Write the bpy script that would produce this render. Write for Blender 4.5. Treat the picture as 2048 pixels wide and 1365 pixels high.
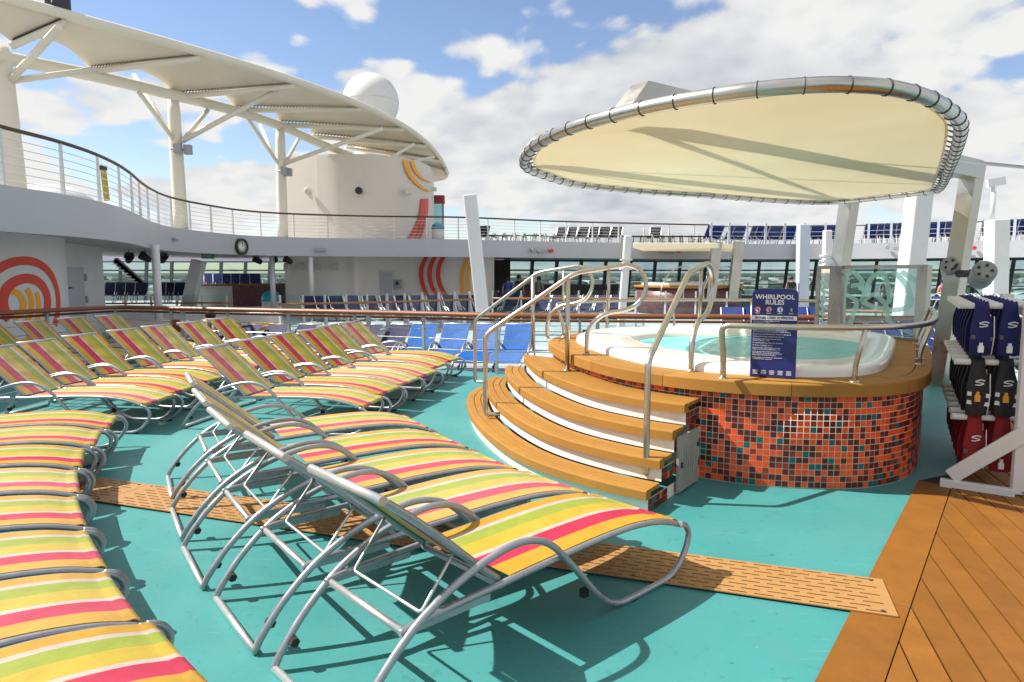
import bpy, bmesh, math, random
from mathutils import Vector, Matrix
import numpy as np
random.seed(7)
for o in list(bpy.data.objects): bpy.data.objects.remove(o)
S = bpy.context.scene; COL = S.collection; R = math.radians; PI = math.pi

# ---------------------------------------------------------------- camera
CAMH, FPX, HOR = 1.65, 1365.0, 545.0
TH = math.atan((682.5 - HOR) / FPX); CT, ST = math.cos(TH), math.sin(TH)
cam = bpy.data.cameras.new('camera'); camo = bpy.data.objects.new('camera', cam); COL.objects.link(camo)
cam.sensor_width = 36; cam.lens = FPX / 2048 * 36; cam.clip_end = 60000; cam.clip_start = .05
camo.location = (0, 0, CAMH); camo.rotation_euler = (PI / 2 - TH, 0, 0)
S.camera = camo
# ---------------------------------------------------------------- light
EL, AZ = R(47.5), R(-7)
SKX, SKY_, CLO, CHI = 3.22, 3.0, .655, .735
ldir = Vector((math.cos(AZ) * math.cos(EL), math.sin(AZ) * math.cos(EL), -math.sin(EL)))
sl = bpy.data.lights.new('sun', 'SUN'); sl.energy = 5.0; sl.angle = R(.53); sl.color = (1, .95, .87)
so = bpy.data.objects.new('sun', sl); COL.objects.link(so); so.rotation_euler = ldir.to_track_quat('-Z', 'Y').to_euler()
W = bpy.data.worlds.new('World'); S.world = W; W.use_nodes = True
nt = W.node_tree; nt.nodes.clear(); N = nt.nodes.new; LK = nt.links.new
def wmath(op, a, b=None, c=None):
    n = N('ShaderNodeMath'); n.operation = op
    for i, v in enumerate((a, b, c)):
        if v is None: continue
        if isinstance(v, (int, float)): n.inputs[i].default_value = v
        else: LK(v, n.inputs[i])
    return n.outputs[0]
wo = N('ShaderNodeOutputWorld'); bg = N('ShaderNodeBackground'); LK(bg.outputs[0], wo.inputs[0]); bg.inputs[1].default_value = .05
sky = N('ShaderNodeTexSky'); sky.sky_type = 'NISHITA'; sky.sun_disc = False; sky.sun_elevation = EL
sky.sun_rotation = math.atan2(-ldir.x, -ldir.y); sky.air_density = 1.0; sky.dust_density = .3; sky.ozone_density = 1.2
tc = N('ShaderNodeTexCoord'); sx = N('ShaderNodeSeparateXYZ'); LK(tc.outputs['Generated'], sx.inputs[0])
zz = wmath('ADD', wmath('MAXIMUM', sx.outputs[2], 0.0), .3)
cx = N('ShaderNodeCombineXYZ'); LK(wmath('DIVIDE', sx.outputs[0], zz), cx.inputs[0]); LK(wmath('DIVIDE', sx.outputs[1], zz), cx.inputs[1])
def wnoise(vec, sc, det, rough, off=(0, 0, 0), dist=0.0):
    m = N('ShaderNodeMapping'); LK(vec, m.inputs[0]); m.inputs[1].default_value = off
    n = N('ShaderNodeTexNoise'); n.noise_dimensions = '2D'; LK(m.outputs[0], n.inputs['Vector']); n.inputs['Scale'].default_value = sc
    n.inputs['Detail'].default_value = det; n.inputs['Roughness'].default_value = rough; n.inputs['Distortion'].default_value = dist
    return n.outputs[0]
def wbillow(vec, sc, off):
    m = N('ShaderNodeMapping'); LK(vec, m.inputs[0]); m.inputs[1].default_value = off
    n = N('ShaderNodeTexVoronoi'); n.voronoi_dimensions = '2D'; n.feature = 'SMOOTH_F1'; LK(m.outputs[0], n.inputs['Vector']); n.inputs['Scale'].default_value = sc; n.inputs['Smoothness'].default_value = .6
    n.inputs['Detail'].default_value = 2; n.inputs['Roughness'].default_value = .6; n.inputs['Lacunarity'].default_value = 2.3
    return wmath('SUBTRACT', 1.0, n.outputs[0])
COFF = (SKX, SKY_, 0.0)
def density(off):
    big = wnoise(cx.outputs[0], .62, 2, .5, off)
    md = wnoise(cx.outputs[0], 1.9, 9, .62, off, .3)
    bl = wbillow(cx.outputs[0], 2.6, off)
    return wmath('ADD', wmath('ADD', wmath('MULTIPLY', big, 1.0), wmath('MULTIPLY', md, .42)), wmath('MULTIPLY', bl, .30))
cov = density(COFF); cov2 = density((COFF[0] + .10, COFF[1] + .03, COFF[2] - .10))
cr = N('ShaderNodeValToRGB'); LK(cov, cr.inputs[0]); e = cr.color_ramp.elements
e[0].position = CLO; e[0].color = (0, 0, 0, 1); e[1].position = CHI; e[1].color = (1, 1, 1, 1); cr.color_ramp.interpolation = 'EASE'
thick = wmath('SUBTRACT', cov, CHI + .10)
shade = wmath('ADD', wmath('MULTIPLY', wmath('SUBTRACT', cov, cov2), 1.7), wmath('MULTIPLY', wmath('MAXIMUM', thick, 0.0), -1.9))
sr = N('ShaderNodeValToRGB'); LK(wmath('ADD', shade, .72), sr.inputs[0]); e = sr.color_ramp.elements
e[0].position = .1; e[0].color = (5.6, 6.1, 7.0, 1); e[1].position = .8; e[1].color = (10.6, 10.6, 10.5, 1)
gn_ = N('ShaderNodeMix'); gn_.data_type = 'RGBA'; gn_.blend_type = 'MULTIPLY'; gn_.inputs[0].default_value = 1; LK(sky.outputs[0], gn_.inputs[6]); gn_.inputs[7].default_value = (1.9, 1.85, 1.95, 1)
mx = N('ShaderNodeMix'); mx.data_type = 'RGBA'; LK(cr.outputs[0], mx.inputs[0]); LK(gn_.outputs[2], mx.inputs[6]); LK(sr.outputs[0], mx.inputs[7])
LK(mx.outputs[2], bg.inputs[0])
S.view_settings.view_transform = 'Standard'; S.view_settings.look = 'None'; S.view_settings.exposure = 0.74; S.view_settings.gamma = 1
S.render.engine = 'CYCLES'; W.cycles.sampling_method = 'MANUAL'; W.cycles.sample_map_resolution = 256
S.cycles.max_bounces = 8; S.cycles.transparent_max_bounces = 16

# ---------------------------------------------------------------- helpers
def ray(px, py):
    a, b = (px - 1024) / FPX, -(py - 682.5) / FPX
    return Vector((a, CT + ST * b, -ST + CT * b))
def gz(px, py, z):                       # the point at height z that the photograph shows at this pixel
    d = ray(px, py); return Vector((0, 0, CAMH)) + d * ((z - CAMH) / d.z)
def gy(px, py, y):                       # the point at distance y
    d = ray(px, py); return Vector((0, 0, CAMH)) + d * (y / d.y)
ORG = {}
def V(*a): return Vector(a)
def crom(pts, n=8, closed=False):
    pts = [Vector(p) for p in pts]; out = []; m = len(pts)
    for i in range(m if closed else m - 1):
        g = lambda k: pts[k % m] if closed else pts[max(0, min(m - 1, k))]
        p0, p1, p2, p3 = g(i - 1), g(i), g(i + 1), g(i + 2)
        for j in range(n):
            t = j / n; t2 = t * t; t3 = t2 * t
            out.append(.5 * ((2 * p1) + (p2 - p0) * t + (2 * p0 - 5 * p1 + 4 * p2 - p3) * t2 + (3 * p1 - p0 - 3 * p2 + p3) * t3))
    if not closed: out.append(pts[-1])
    return out
def fillet(pts, r, n=5):                 # straight runs with rounded corners
    pts = [Vector(p) for p in pts]; out = [pts[0]]
    for i in range(1, len(pts) - 1):
        a, b, c = pts[i - 1], pts[i], pts[i + 1]
        q = min(r, (a - b).length * .48, (c - b).length * .48)
        s, e_ = b + (a - b).normalized() * q, b + (c - b).normalized() * q
        for j in range(n + 1):
            t = j / n; out.append((1 - t) ** 2 * s + 2 * t * (1 - t) * b + t * t * e_)
    out.append(pts[-1]); return out
def resample(pts, step):
    out = [pts[0].copy()]; acc = 0.0
    for a, b in zip(pts, pts[1:]):
        L = (b - a).length; d = step - acc
        while d <= L:
            out.append(a.lerp(b, d / L)); d += step
        acc = (acc + L) % step
    return out
def arclen(pts):
    s = [0.0]
    for a, b in zip(pts, pts[1:]): s.append(s[-1] + (b - a).length)
    return s
class MB:
    def __init__(s): s.v = []; s.f = []; s.m = []; s.sm = []
    def add(s, vs, fs, m=0, sm=False):
        b = len(s.v); s.v += [tuple(v) for v in vs]
        for f in fs: s.f.append(tuple(i + b for i in f)); s.m.append(m); s.sm.append(sm)
        return s
    def box(s, c, d, rz=0, m=0, rx=0, ry=0):
        M = Matrix.Translation(c) @ Matrix.Rotation(rz, 4, 'Z') @ Matrix.Rotation(ry, 4, 'Y') @ Matrix.Rotation(rx, 4, 'X')
        vs = [M @ Vector((x * d[0] / 2, y * d[1] / 2, z * d[2] / 2)) for z in (-1, 1) for y in (-1, 1) for x in (-1, 1)]
        return s.add(vs, [(0, 2, 3, 1), (4, 5, 7, 6), (0, 1, 5, 4), (2, 6, 7, 3), (0, 4, 6, 2), (1, 3, 7, 5)], m)
    def beam(s, a, b, w, h, m=0, up=(0, 0, 1), w2=None, h2=None):
        a, b = Vector(a), Vector(b); t = (b - a).normalized(); x = t.cross(Vector(up))
        if x.length < 1e-4: x = t.cross(Vector((1, 0, 0)))
        x.normalize(); y = x.cross(t); w2 = w if w2 is None else w2; h2 = h if h2 is None else h2
        vs = [a + x * (i * w / 2) + y * (j * h / 2) for i, j in ((-1, -1), (1, -1), (1, 1), (-1, 1))] + \
             [b + x * (i * w2 / 2) + y * (j * h2 / 2) for i, j in ((-1, -1), (1, -1), (1, 1), (-1, 1))]
        return s.add(vs, [(3, 2, 1, 0), (4, 5, 6, 7), (0, 1, 5, 4), (1, 2, 6, 5), (2, 3, 7, 6), (3, 0, 4, 7)], m)
    def tube(s, p, r, n=8, closed=False, m=0, cap=True, rr=None):
        p = [Vector(q) for q in p]; k = len(p); vs = []; t0 = None; nx = None
        for i in range(k):
            if closed: t = p[(i + 1) % k] - p[i - 1]
            else: t = p[min(i + 1, k - 1)] - p[max(i - 1, 0)]
            t.normalize()
            if nx is None:
                nx = t.cross(Vector((0, 0, 1)))
                if nx.length < 1e-3: nx = t.cross(Vector((1, 0, 0)))
                nx.normalize()
            else:
                nx = nx - t * nx.dot(t); nx.normalize()
            ny = t.cross(nx); q = r if rr is None else rr[i]
            vs += [p[i] + (nx * math.cos(2 * PI * j / n) + ny * math.sin(2 * PI * j / n)) * q for j in range(n)]
        fs = []
        for i in range(k if closed else k - 1):
            a, b = i * n, ((i + 1) % k) * n
            for j in range(n): fs.append((a + j, a + (j + 1) % n, b + (j + 1) % n, b + j))
        s.add(vs, fs, m, True)
        if cap and not closed:
            b = len(s.v) - len(vs)
            s.f.append(tuple(b + j for j in range(n - 1, -1, -1))); s.m.append(m); s.sm.append(False)
            s.f.append(tuple(b + (k - 1) * n + j for j in range(n))); s.m.append(m); s.sm.append(False)
        return s
    def prism(s, poly, z0, z1, m=0, sm=False, top=True, bot=True):
        k = len(poly); vs = [(p[0], p[1], z0) for p in poly] + [(p[0], p[1], z1) for p in poly]
        fs = [(i, (i + 1) % k, k + (i + 1) % k, k + i) for i in range(k)]
        s.add(vs, fs, m, sm)
        b = len(s.v) - 2 * k
        if top: s.f.append(tuple(b + k + i for i in range(k))); s.m.append(m); s.sm.append(False)
        if bot: s.f.append(tuple(b + i for i in range(k - 1, -1, -1))); s.m.append(m); s.sm.append(False)
        return s
    def grid(s, rows, m=0, sm=True, closed=False):      # rows of points joined to a sheet
        k = len(rows[0]); vs = [q for r in rows for q in r]; fs = []
        for i in range(len(rows) - 1):
            for j in range(k if closed else k - 1):
                a = i * k + j; b = i * k + (j + 1) % k; fs.append((a, b, b + k, a + k))
        return s.add(vs, fs, m, sm)
    def lathe(s, prof, c=(0, 0, 0), n=16, m=0, M=None, sm=True):
        vs = []; c = Vector(c)
        for r, z in prof:
            for j in range(n):
                q = Vector((r * math.cos(2 * PI * j / n), r * math.sin(2 * PI * j / n), z))
                vs.append(c + (M @ q if M else q))
        fs = [(i * n + j, i * n + (j + 1) % n, (i + 1) * n + (j + 1) % n, (i + 1) * n + j) for i in range(len(prof) - 1) for j in range(n)]
        s.add(vs, fs, m, sm)
        b = len(s.v) - len(vs)
        if prof[0][0] > 1e-4: s.f.append(tuple(b + j for j in range(n - 1, -1, -1))); s.m.append(m); s.sm.append(False)
        if prof[-1][0] > 1e-4: s.f.append(tuple(b + (len(prof) - 1) * n + j for j in range(n))); s.m.append(m); s.sm.append(False)
        return s
    def build(s, name, mats, parent=None, world=True, bevel=0):
        me = bpy.data.meshes.new(name); o = bpy.data.objects.new(name, me); COL.objects.link(o)
        off = ORG.get(parent.name, Vector()) if (parent and world) else Vector()
        me.from_pydata([(v[0] - off.x, v[1] - off.y, v[2] - off.z) for v in s.v], [], s.f)
        for mt in (mats if isinstance(mats, (list, tuple)) else [mats]): me.materials.append(mt)
        me.polygons.foreach_set('material_index', s.m); me.polygons.foreach_set('use_smooth', s.sm)
        me.update()
        if parent: o.parent = parent; ORG[o.name] = ORG.get(parent.name, Vector())
        if bevel:
            b = o.modifiers.new('bevel', 'BEVEL'); b.width = bevel; b.segments = 2; b.limit_method = 'ANGLE'; b.angle_limit = R(40)
        return o
def tag(o, label, cat, group=None):
    o['label'] = label; o['category'] = cat
    if group: o['group'] = group
    return o
def struct(o): o['kind'] = 'structure'; return o
def thing(name, label, cat, loc=(0, 0, 0), rz=0, group=None):
    o = bpy.data.objects.new(name, None); COL.objects.link(o); o.location = loc; o.rotation_euler = (0, 0, rz)
    o.empty_display_size = .1
    ORG[o.name] = Vector(loc) if rz == 0 else Vector()
    return tag(o, label, cat, group)
def dup(root, loc, rz, label, group=None, sub=None):
    def cp(o, par):
        c = o.copy(); COL.objects.link(c); c.parent = par; ORG[c.name] = ORG.get(o.name, Vector())
        if sub and c.type == 'MESH':
            for sl_ in c.material_slots:
                if sl_.material and sl_.material.name in sub:
                    n = sub[sl_.material.name]; sl_.link = 'OBJECT'; sl_.material = n
        for ch in o.children: cp(ch, c)
        return c
    r = cp(root, None); r.location = loc; r.rotation_euler = (0, 0, rz); r['label'] = label
    if group: r['group'] = group
    return r
def place(name, mesh, loc, rot, parent):                # a piece that shares mesh data
    o = bpy.data.objects.new(name, mesh); COL.objects.link(o); o.parent = parent
    o.location = Vector(loc) - ORG.get(parent.name, Vector()); o.rotation_euler = rot; return o
ORD = ['first', 'second', 'third', 'fourth', 'fifth', 'sixth', 'seventh', 'eighth', 'ninth', 'tenth', 'eleventh', 'twelfth', 'thirteenth',
       'fourteenth', 'fifteenth', 'sixteenth', 'seventeenth', 'eighteenth', 'nineteenth', 'twentieth', 'twenty-first', 'twenty-second', 'twenty-third', 'twenty-fourth']
# ---------------------------------------------------------------- materials
def srgb(r, g, b):
    f = lambda c: c / 12.92 if c <= .04045 else ((c + .055) / 1.055) ** 2.4
    return tuple(f(c / 255) for c in (r, g, b))
def mat(name, col, rough=.5, metal=0.0, var=.12, vs=3.0, bump=0.0, bs=60.0, spec=.5, coat=0.0, dirt=None, ds=1.5, da=.5, stretch=None, rv=.0):
    m = bpy.data.materials.new(name); m.use_nodes = True; t = m.node_tree; b = t.nodes['Principled BSDF']
    b.inputs['Roughness'].default_value = rough; b.inputs['Metallic'].default_value = metal; b.inputs['Specular IOR Level'].default_value = spec
    b.inputs['Coat Weight'].default_value = coat
    n = t.nodes.new; l = t.links.new; c = n('ShaderNodeTexCoord'); vec = c.outputs['Object']
    if stretch:
        mp = n('ShaderNodeMapping'); l(vec, mp.inputs[0]); mp.inputs[3].default_value = stretch; vec = mp.outputs[0]
    nz = n('ShaderNodeTexNoise'); l(vec, nz.inputs['Vector']); nz.inputs['Scale'].default_value = vs; nz.inputs['Detail'].default_value = 6; nz.inputs['Roughness'].default_value = .65
    rp = n('ShaderNodeValToRGB'); l(nz.outputs[0], rp.inputs[0]); e = rp.color_ramp.elements
    e[0].position = .3; e[0].color = tuple(max(0, x * (1 - var)) for x in col) + (1,); e[1].position = .7; e[1].color = tuple(min(1, x * (1 + var)) for x in col) + (1,)
    out = rp.outputs[0]
    if dirt:
        n2 = n('ShaderNodeTexNoise'); l(vec, n2.inputs['Vector']); n2.inputs['Scale'].default_value = ds; n2.inputs['Detail'].default_value = 9; n2.inputs['Roughness'].default_value = .7
        r2 = n('ShaderNodeValToRGB'); l(n2.outputs[0], r2.inputs[0]); r2.color_ramp.elements[0].position = .52; r2.color_ramp.elements[1].position = .75
        r2.color_ramp.elements[1].color = (da, da, da, 1)
        x = n('ShaderNodeMix'); x.data_type = 'RGBA'; l(r2.outputs[0], x.inputs[0]); l(out, x.inputs[6]); x.inputs[7].default_value = tuple(dirt) + (1,); out = x.outputs[2]
    l(out, b.inputs['Base Color'])
    if rv:
        mr = n('ShaderNodeMapRange'); l(nz.outputs[0], mr.inputs[0]); mr.inputs[1].default_value = .3; mr.inputs[2].default_value = .7
        mr.inputs[3].default_value = max(.02, rough - rv); mr.inputs[4].default_value = min(1, rough + rv); l(mr.outputs[0], b.inputs['Roughness'])
    if bump:
        n3 = n('ShaderNodeTexNoise'); l(vec, n3.inputs['Vector']); n3.inputs['Scale'].default_value = bs; n3.inputs['Detail'].default_value = 4
        bp = n('ShaderNodeBump'); bp.inputs['Strength'].default_value = bump; bp.inputs['Distance'].default_value = .01; l(n3.outputs[0], bp.inputs['Height']); l(bp.outputs[0], b.inputs['Normal'])
    return m
def sling_mat(name, stops=None, col=None, trans=.35):
    m = bpy.data.materials.new(name); m.use_nodes = True; t = m.node_tree; t.nodes.clear(); n = t.nodes.new; l = t.links.new
    o = n('ShaderNodeOutputMaterial'); c = n('ShaderNodeTexCoord')
    if stops:
        sp = n('ShaderNodeSeparateXYZ'); l(c.outputs['Object'], sp.inputs[0])
        mm = n('ShaderNodeMath'); mm.operation = 'MULTIPLY'; l(sp.outputs[1], mm.inputs[0]); mm.inputs[1].default_value = -1 / LW
        rp = n('ShaderNodeValToRGB'); l(mm.outputs[0], rp.inputs[0]); rp.color_ramp.interpolation = 'CONSTANT'
        el = rp.color_ramp.elements
        while len(el) < len(stops): el.new(.5)
        for i, (p, q) in enumerate(stops): el[i].position = p; el[i].color = tuple(q) + (1,)
        src = rp.outputs[0]
    else:
        rgb = n('ShaderNodeRGB'); rgb.outputs[0].default_value = tuple(col) + (1,); src = rgb.outputs[0]
    nz = n('ShaderNodeTexNoise'); l(c.outputs['Object'], nz.inputs['Vector']); nz.inputs['Scale'].default_value = 9; nz.inputs['Detail'].default_value = 7; nz.inputs['Roughness'].default_value = .7
    mr = n('ShaderNodeMapRange'); l(nz.outputs[0], mr.inputs[0]); mr.inputs[1].default_value = .3; mr.inputs[2].default_value = .7; mr.inputs[3].default_value = .86; mr.inputs[4].default_value = 1.06
    wv = n('ShaderNodeTexVoronoi'); l(c.outputs['Object'], wv.inputs['Vector']); wv.inputs['Scale'].default_value = 420
    mw = n('ShaderNodeMapRange'); l(wv.outputs[0], mw.inputs[0]); mw.inputs[3].default_value = 1.05; mw.inputs[4].default_value = .85
    m2 = n('ShaderNodeMath'); m2.operation = 'MULTIPLY'; l(mr.outputs[0], m2.inputs[0]); l(mw.outputs[0], m2.inputs[1])
    x = n('ShaderNodeMix'); x.data_type = 'RGBA'; x.blend_type = 'MULTIPLY'; x.inputs[0].default_value = 1; l(src, x.inputs[6]); l(m2.outputs[0], x.inputs[7])
    oi = n('ShaderNodeObjectInfo'); hs = n('ShaderNodeHueSaturation'); mh = n('ShaderNodeMapRange'); l(oi.outputs['Random'], mh.inputs[0]); mh.inputs[3].default_value = .84; mh.inputs[4].default_value = 1.06; l(mh.outputs[0], hs.inputs['Saturation'])
    mv = n('ShaderNodeMapRange'); l(oi.outputs['Random'], mv.inputs[0]); mv.inputs[3].default_value = 1.04; mv.inputs[4].default_value = .92; l(mv.outputs[0], hs.inputs['Value']); l(x.outputs[2], hs.inputs['Color'])
    d = n('ShaderNodeBsdfPrincipled'); l(hs.outputs[0], d.inputs['Base Color']); d.inputs['Roughness'].default_value = .62; d.inputs['Specular IOR Level'].default_value = .3
    bp = n('ShaderNodeBump'); bp.inputs['Strength'].default_value = .25; bp.inputs['Distance'].default_value = .002; l(wv.outputs[0], bp.inputs['Height']); nw = n('ShaderNodeTexNoise'); l(c.outputs['Object'], nw.inputs['Vector']); nw.inputs['Scale'].default_value = 3.5; nw.inputs['Detail'].default_value = 2; bq = n('ShaderNodeBump'); bq.inputs['Strength'].default_value = .5; bq.inputs['Distance'].default_value = .05; l(nw.outputs[0], bq.inputs['Height']); l(bq.outputs[0], bp.inputs['Normal']); l(bp.outputs[0], d.inputs['Normal'])
    tr = n('ShaderNodeBsdfTranslucent'); l(hs.outputs[0], tr.inputs[0])
    ms = n('ShaderNodeMixShader'); ms.inputs[0].default_value = trans; l(d.outputs[0], ms.inputs[1]); l(tr.outputs[0], ms.inputs[2]); l(ms.outputs[0], o.inputs[0])
    return m
def glass_mat(name, tint=(.82, .93, .92), refl=.12, rough=.02, frost=0.0):
    m = bpy.data.materials.new(name); m.use_nodes = True; t = m.node_tree; t.nodes.clear(); n = t.nodes.new; l = t.links.new
    o = n('ShaderNodeOutputMaterial'); tr = n('ShaderNodeBsdfTransparent'); tr.inputs[0].default_value = tuple(tint) + (1,)
    g = n('ShaderNodeBsdfGlossy'); g.inputs['Roughness'].default_value = rough
    fr = n('ShaderNodeFresnel'); fr.inputs[0].default_value = 1.45
    mm = n('ShaderNodeMath'); mm.operation = 'MULTIPLY_ADD'; l(fr.outputs[0], mm.inputs[0]); mm.inputs[1].default_value = .8; mm.inputs[2].default_value = refl * .2
    ms = n('ShaderNodeMixShader'); l(mm.outputs[0], ms.inputs[0]); l(tr.outputs[0], ms.inputs[1]); l(g.outputs[0], ms.inputs[2])
    last = ms.outputs[0]
    if frost:
        d = n('ShaderNodeBsdfDiffuse'); d.inputs[0].default_value = (.45, .72, .68, 1)
        m2 = n('ShaderNodeMixShader'); m2.inputs[0].default_value = frost; l(last, m2.inputs[1]); l(d.outputs[0], m2.inputs[2]); last = m2.outputs[0]
    l(last, o.inputs[0]); return m
LW = .618
def lit(r, g, b): c = srgb(r, g, b); return (c[0] / 1.75, c[1] / 1.68, c[2] / 1.6)      # albedo of a cloth that looks so in full sun
ORN, YEL, LIM, WHT, PNK = lit(253, 192, 70), lit(250, 214, 82), lit(200, 210, 88), lit(250, 230, 212), lit(246, 72, 104)
STOPS = [(0, ORN), (.15, WHT), (.2, LIM), (.345, YEL), (.525, WHT), (.575, PNK), (.765, ORN)]
M = {}
M['stripe'] = sling_mat('striped_sling', STOPS, trans=.14)
M['blue'] = sling_mat('blue_sling', col=srgb(58, 122, 205))
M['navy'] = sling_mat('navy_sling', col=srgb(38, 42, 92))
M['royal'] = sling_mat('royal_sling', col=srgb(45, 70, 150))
M['black'] = sling_mat('black_sling', col=(.012, .012, .016), trans=.1)
M['alu'] = mat('silver_painted_tube', (.36, .37, .4), .32, .6, .08, 14, rv=.08)
M['alu_cap'] = mat('brushed_aluminium', (.62, .62, .62), .38, .8, .06, 20)
M['rubber'] = mat('black_rubber', (.015, .015, .015), .7)
M['steel'] = mat('stainless_steel', (.56, .53, .48), .3, 1, .05, 6, bump=.03, bs=250, rv=.06)
M['steel_b'] = mat('brushed_stainless_plate', (.46, .44, .4), .33, 1, .12, 1.6, bump=.05, bs=8, rv=.1)
M['teal'] = mat('teal_deck_coating', (.042, .232, .228), .5, 0, .05, 1.3, bump=.12, bs=140, dirt=(.07, .22, .212), ds=2.2, da=.6, rv=.1)
def deck_mat():
    m = M['teal']; t = m.node_tree; n = t.nodes.new; l = t.links.new; b = t.nodes['Principled BSDF']; src = b.inputs['Base Color'].links[0].from_socket
    c = n('ShaderNodeTexCoord')
    def spots(scale, lo, hi, warp):
        nz = n('ShaderNodeTexNoise'); l(c.outputs['Object'], nz.inputs['Vector']); nz.inputs['Scale'].default_value = scale; nz.inputs['Detail'].default_value = 5; nz.inputs['Distortion'].default_value = warp
        r = n('ShaderNodeMapRange'); l(nz.outputs[0], r.inputs[0]); r.inputs[1].default_value = lo; r.inputs[2].default_value = hi; return r.outputs[0]
    def over(base, fac, amt, col):
        k = n('ShaderNodeMath'); k.operation = 'MULTIPLY'; l(fac, k.inputs[0]); k.inputs[1].default_value = amt
        x = n('ShaderNodeMix'); x.data_type = 'RGBA'; l(k.outputs[0], x.inputs[0]); l(base, x.inputs[6]); x.inputs[7].default_value = tuple(col) + (1,); return x.outputs[2]
    o = over(src, spots(.55, .46, .7, .6), .6, (.09, .27, .265))
    o = over(o, spots(7, .62, .72, 2.5), .5, (.03, .13, .135))
    o = over(o, spots(26, .68, .74, .6), .6, (.022, .06, .06))
    o = over(o, spots(40, .7, .75, .2), .5, (.3, .42, .4))
    mp = n('ShaderNodeMapping'); l(c.outputs['Object'], mp.inputs[0]); mp.inputs[2].default_value = (0, 0, .5); mp.inputs[3].default_value = (1.2, 22, 1)
    nz = n('ShaderNodeTexNoise'); l(mp.outputs[0], nz.inputs['Vector']); nz.inputs['Scale'].default_value = 2.2; nz.inputs['Detail'].default_value = 6
    r = n('ShaderNodeMapRange'); l(nz.outputs[0], r.inputs[0]); r.inputs[1].default_value = .64; r.inputs[2].default_value = .7
    o = over(o, r.outputs[0], .4, (.13, .3, .29)); l(o, b.inputs['Base Color'])
deck_mat()
M['tread'] = mat('tan_synthetic_teak', (.32, .155, .03), .62, 0, .1, 5, bump=.1, bs=90, dirt=(0.221, 0.102, 0.034), ds=2.5, da=.55, spec=.22)
M['deckwood'] = mat('synthetic_teak_deck', (.225, .09, .014), .6, 0, .13, 4, bump=.1, bs=110, dirt=(0.1615, 0.0595, 0.0153), ds=3, da=.6, spec=.22)
def board_vary(m, lo, hi):                                 # every board its own tone
    t = m.node_tree; b = t.nodes['Principled BSDF']; src = b.inputs['Base Color'].links[0].from_socket
    oi = t.nodes.new('ShaderNodeObjectInfo'); mr = t.nodes.new('ShaderNodeMapRange'); hs = t.nodes.new('ShaderNodeHueSaturation')
    t.links.new(oi.outputs['Random'], mr.inputs[0]); mr.inputs[3].default_value = lo; mr.inputs[4].default_value = hi; t.links.new(mr.outputs[0], hs.inputs['Value']); t.links.new(src, hs.inputs['Color']); t.links.new(hs.outputs[0], b.inputs['Base Color'])
board_vary(M['deckwood'], .82, 1.14); board_vary(M['tread'], .9, 1.1)
M['seam'] = mat('dark_caulk', (.02, .016, .012), .8)
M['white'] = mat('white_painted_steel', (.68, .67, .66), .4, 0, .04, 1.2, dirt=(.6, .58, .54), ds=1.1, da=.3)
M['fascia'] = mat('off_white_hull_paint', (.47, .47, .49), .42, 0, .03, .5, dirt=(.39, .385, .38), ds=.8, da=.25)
M['cream'] = mat('cream_hull_paint', (.66, .6, .52), .45, 0, .04, .4, dirt=(.56, .49, .4), ds=.6, da=.25)
M['riser'] = mat('white_riser', (.8, .78, .72), .5, 0, .06, 6, dirt=(.6, .55, .42), ds=4, da=.4)
M['grout'] = mat('pale_grout', (.72, .66, .58), .8, 0, .12, 20)
M['t_or'] = mat('orange_glass_tile', srgb(226, 84, 30), .38, 0, .15, 14, spec=.3)
M['t_br'] = mat('brown_glass_tile', srgb(94, 34, 25), .38, 0, .2, 14, spec=.3)
M['t_rd'] = mat('rust_glass_tile', srgb(140, 52, 32), .38, 0, .2, 14, spec=.3)
M['t_te'] = mat('teal_glass_tile', srgb(22, 96, 100), .38, 0, .15, 14, spec=.3)
M['acryl'] = mat('white_acrylic', (.84, .82, .77), .18, 0, .03, 2, coat=.3)
M['basin'] = mat('aqua_basin', (.38, .74, .72), .4, 0, .06, 3)
M['rope'] = mat('dark_cord', (.05, .05, .055), .7)
M['mahog'] = mat('varnished_handrail', (.2, .062, .016), .45, 0, .3, 3, coat=.05, stretch=(.3, .3, 8))
M['dark'] = mat('dark_metal', (.03, .03, .033), .5)
M['navyp'] = mat('navy_sign_face', srgb(30, 38, 110), .35, 0, .05, 4)
M['print'] = mat('white_print', (.8, .8, .8), .5)
M['red'] = mat('red_print', (.6, .03, .03), .5)
M['grey'] = mat('grey_paint', (.32, .33, .34), .5)
M['glass'] = glass_mat('clear_glass')
M['tglass'] = glass_mat('tinted_glass', (.5, .68, .68), .2)
M['frost'] = glass_mat('frosted_glass', (.8, .92, .9), .1, .2, .62)
M['mred'] = mat('red_orange_mural', srgb(215, 60, 30), .45, 0, .06, 2)
M['mor'] = mat('amber_mural', srgb(245, 165, 30), .45, 0, .06, 2)
# ================================================================ the deck
RAILP = [(-9.6, 9.4), (-8.75, 11.6), (-7.96, 13.72), (-4.86, 12.66), (-1.95, 11.75), (-.18, 11.02), (2.0, 10.75), (4.3, 10.55), (8.0, 9.9), (12, 9.2)]
edge = [V(x, y, 0) for x, y in RAILP]
b = MB()
poly = [(-14, -6), (14, -6), (14, 9.0)] + [(p.x, p.y + .12) for p in reversed(edge)] + [(-14, 9.4)]
b.prism(poly, -.32, 0)
struct(b.build('deck', M['teal']))
b = MB(); b.prism([(-60, 8.5), (70, 8.5), (70, 60), (-60, 60)], -.9, -.3)
M['pooldeck'] = mat('grey_blue_pool_deck', (.36, .42, .44), .55, 0, .15, .4, dirt=(.3, .2, .1), ds=.25, da=.5)
struct(b.build('pool_deck', M['pooldeck']))
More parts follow.
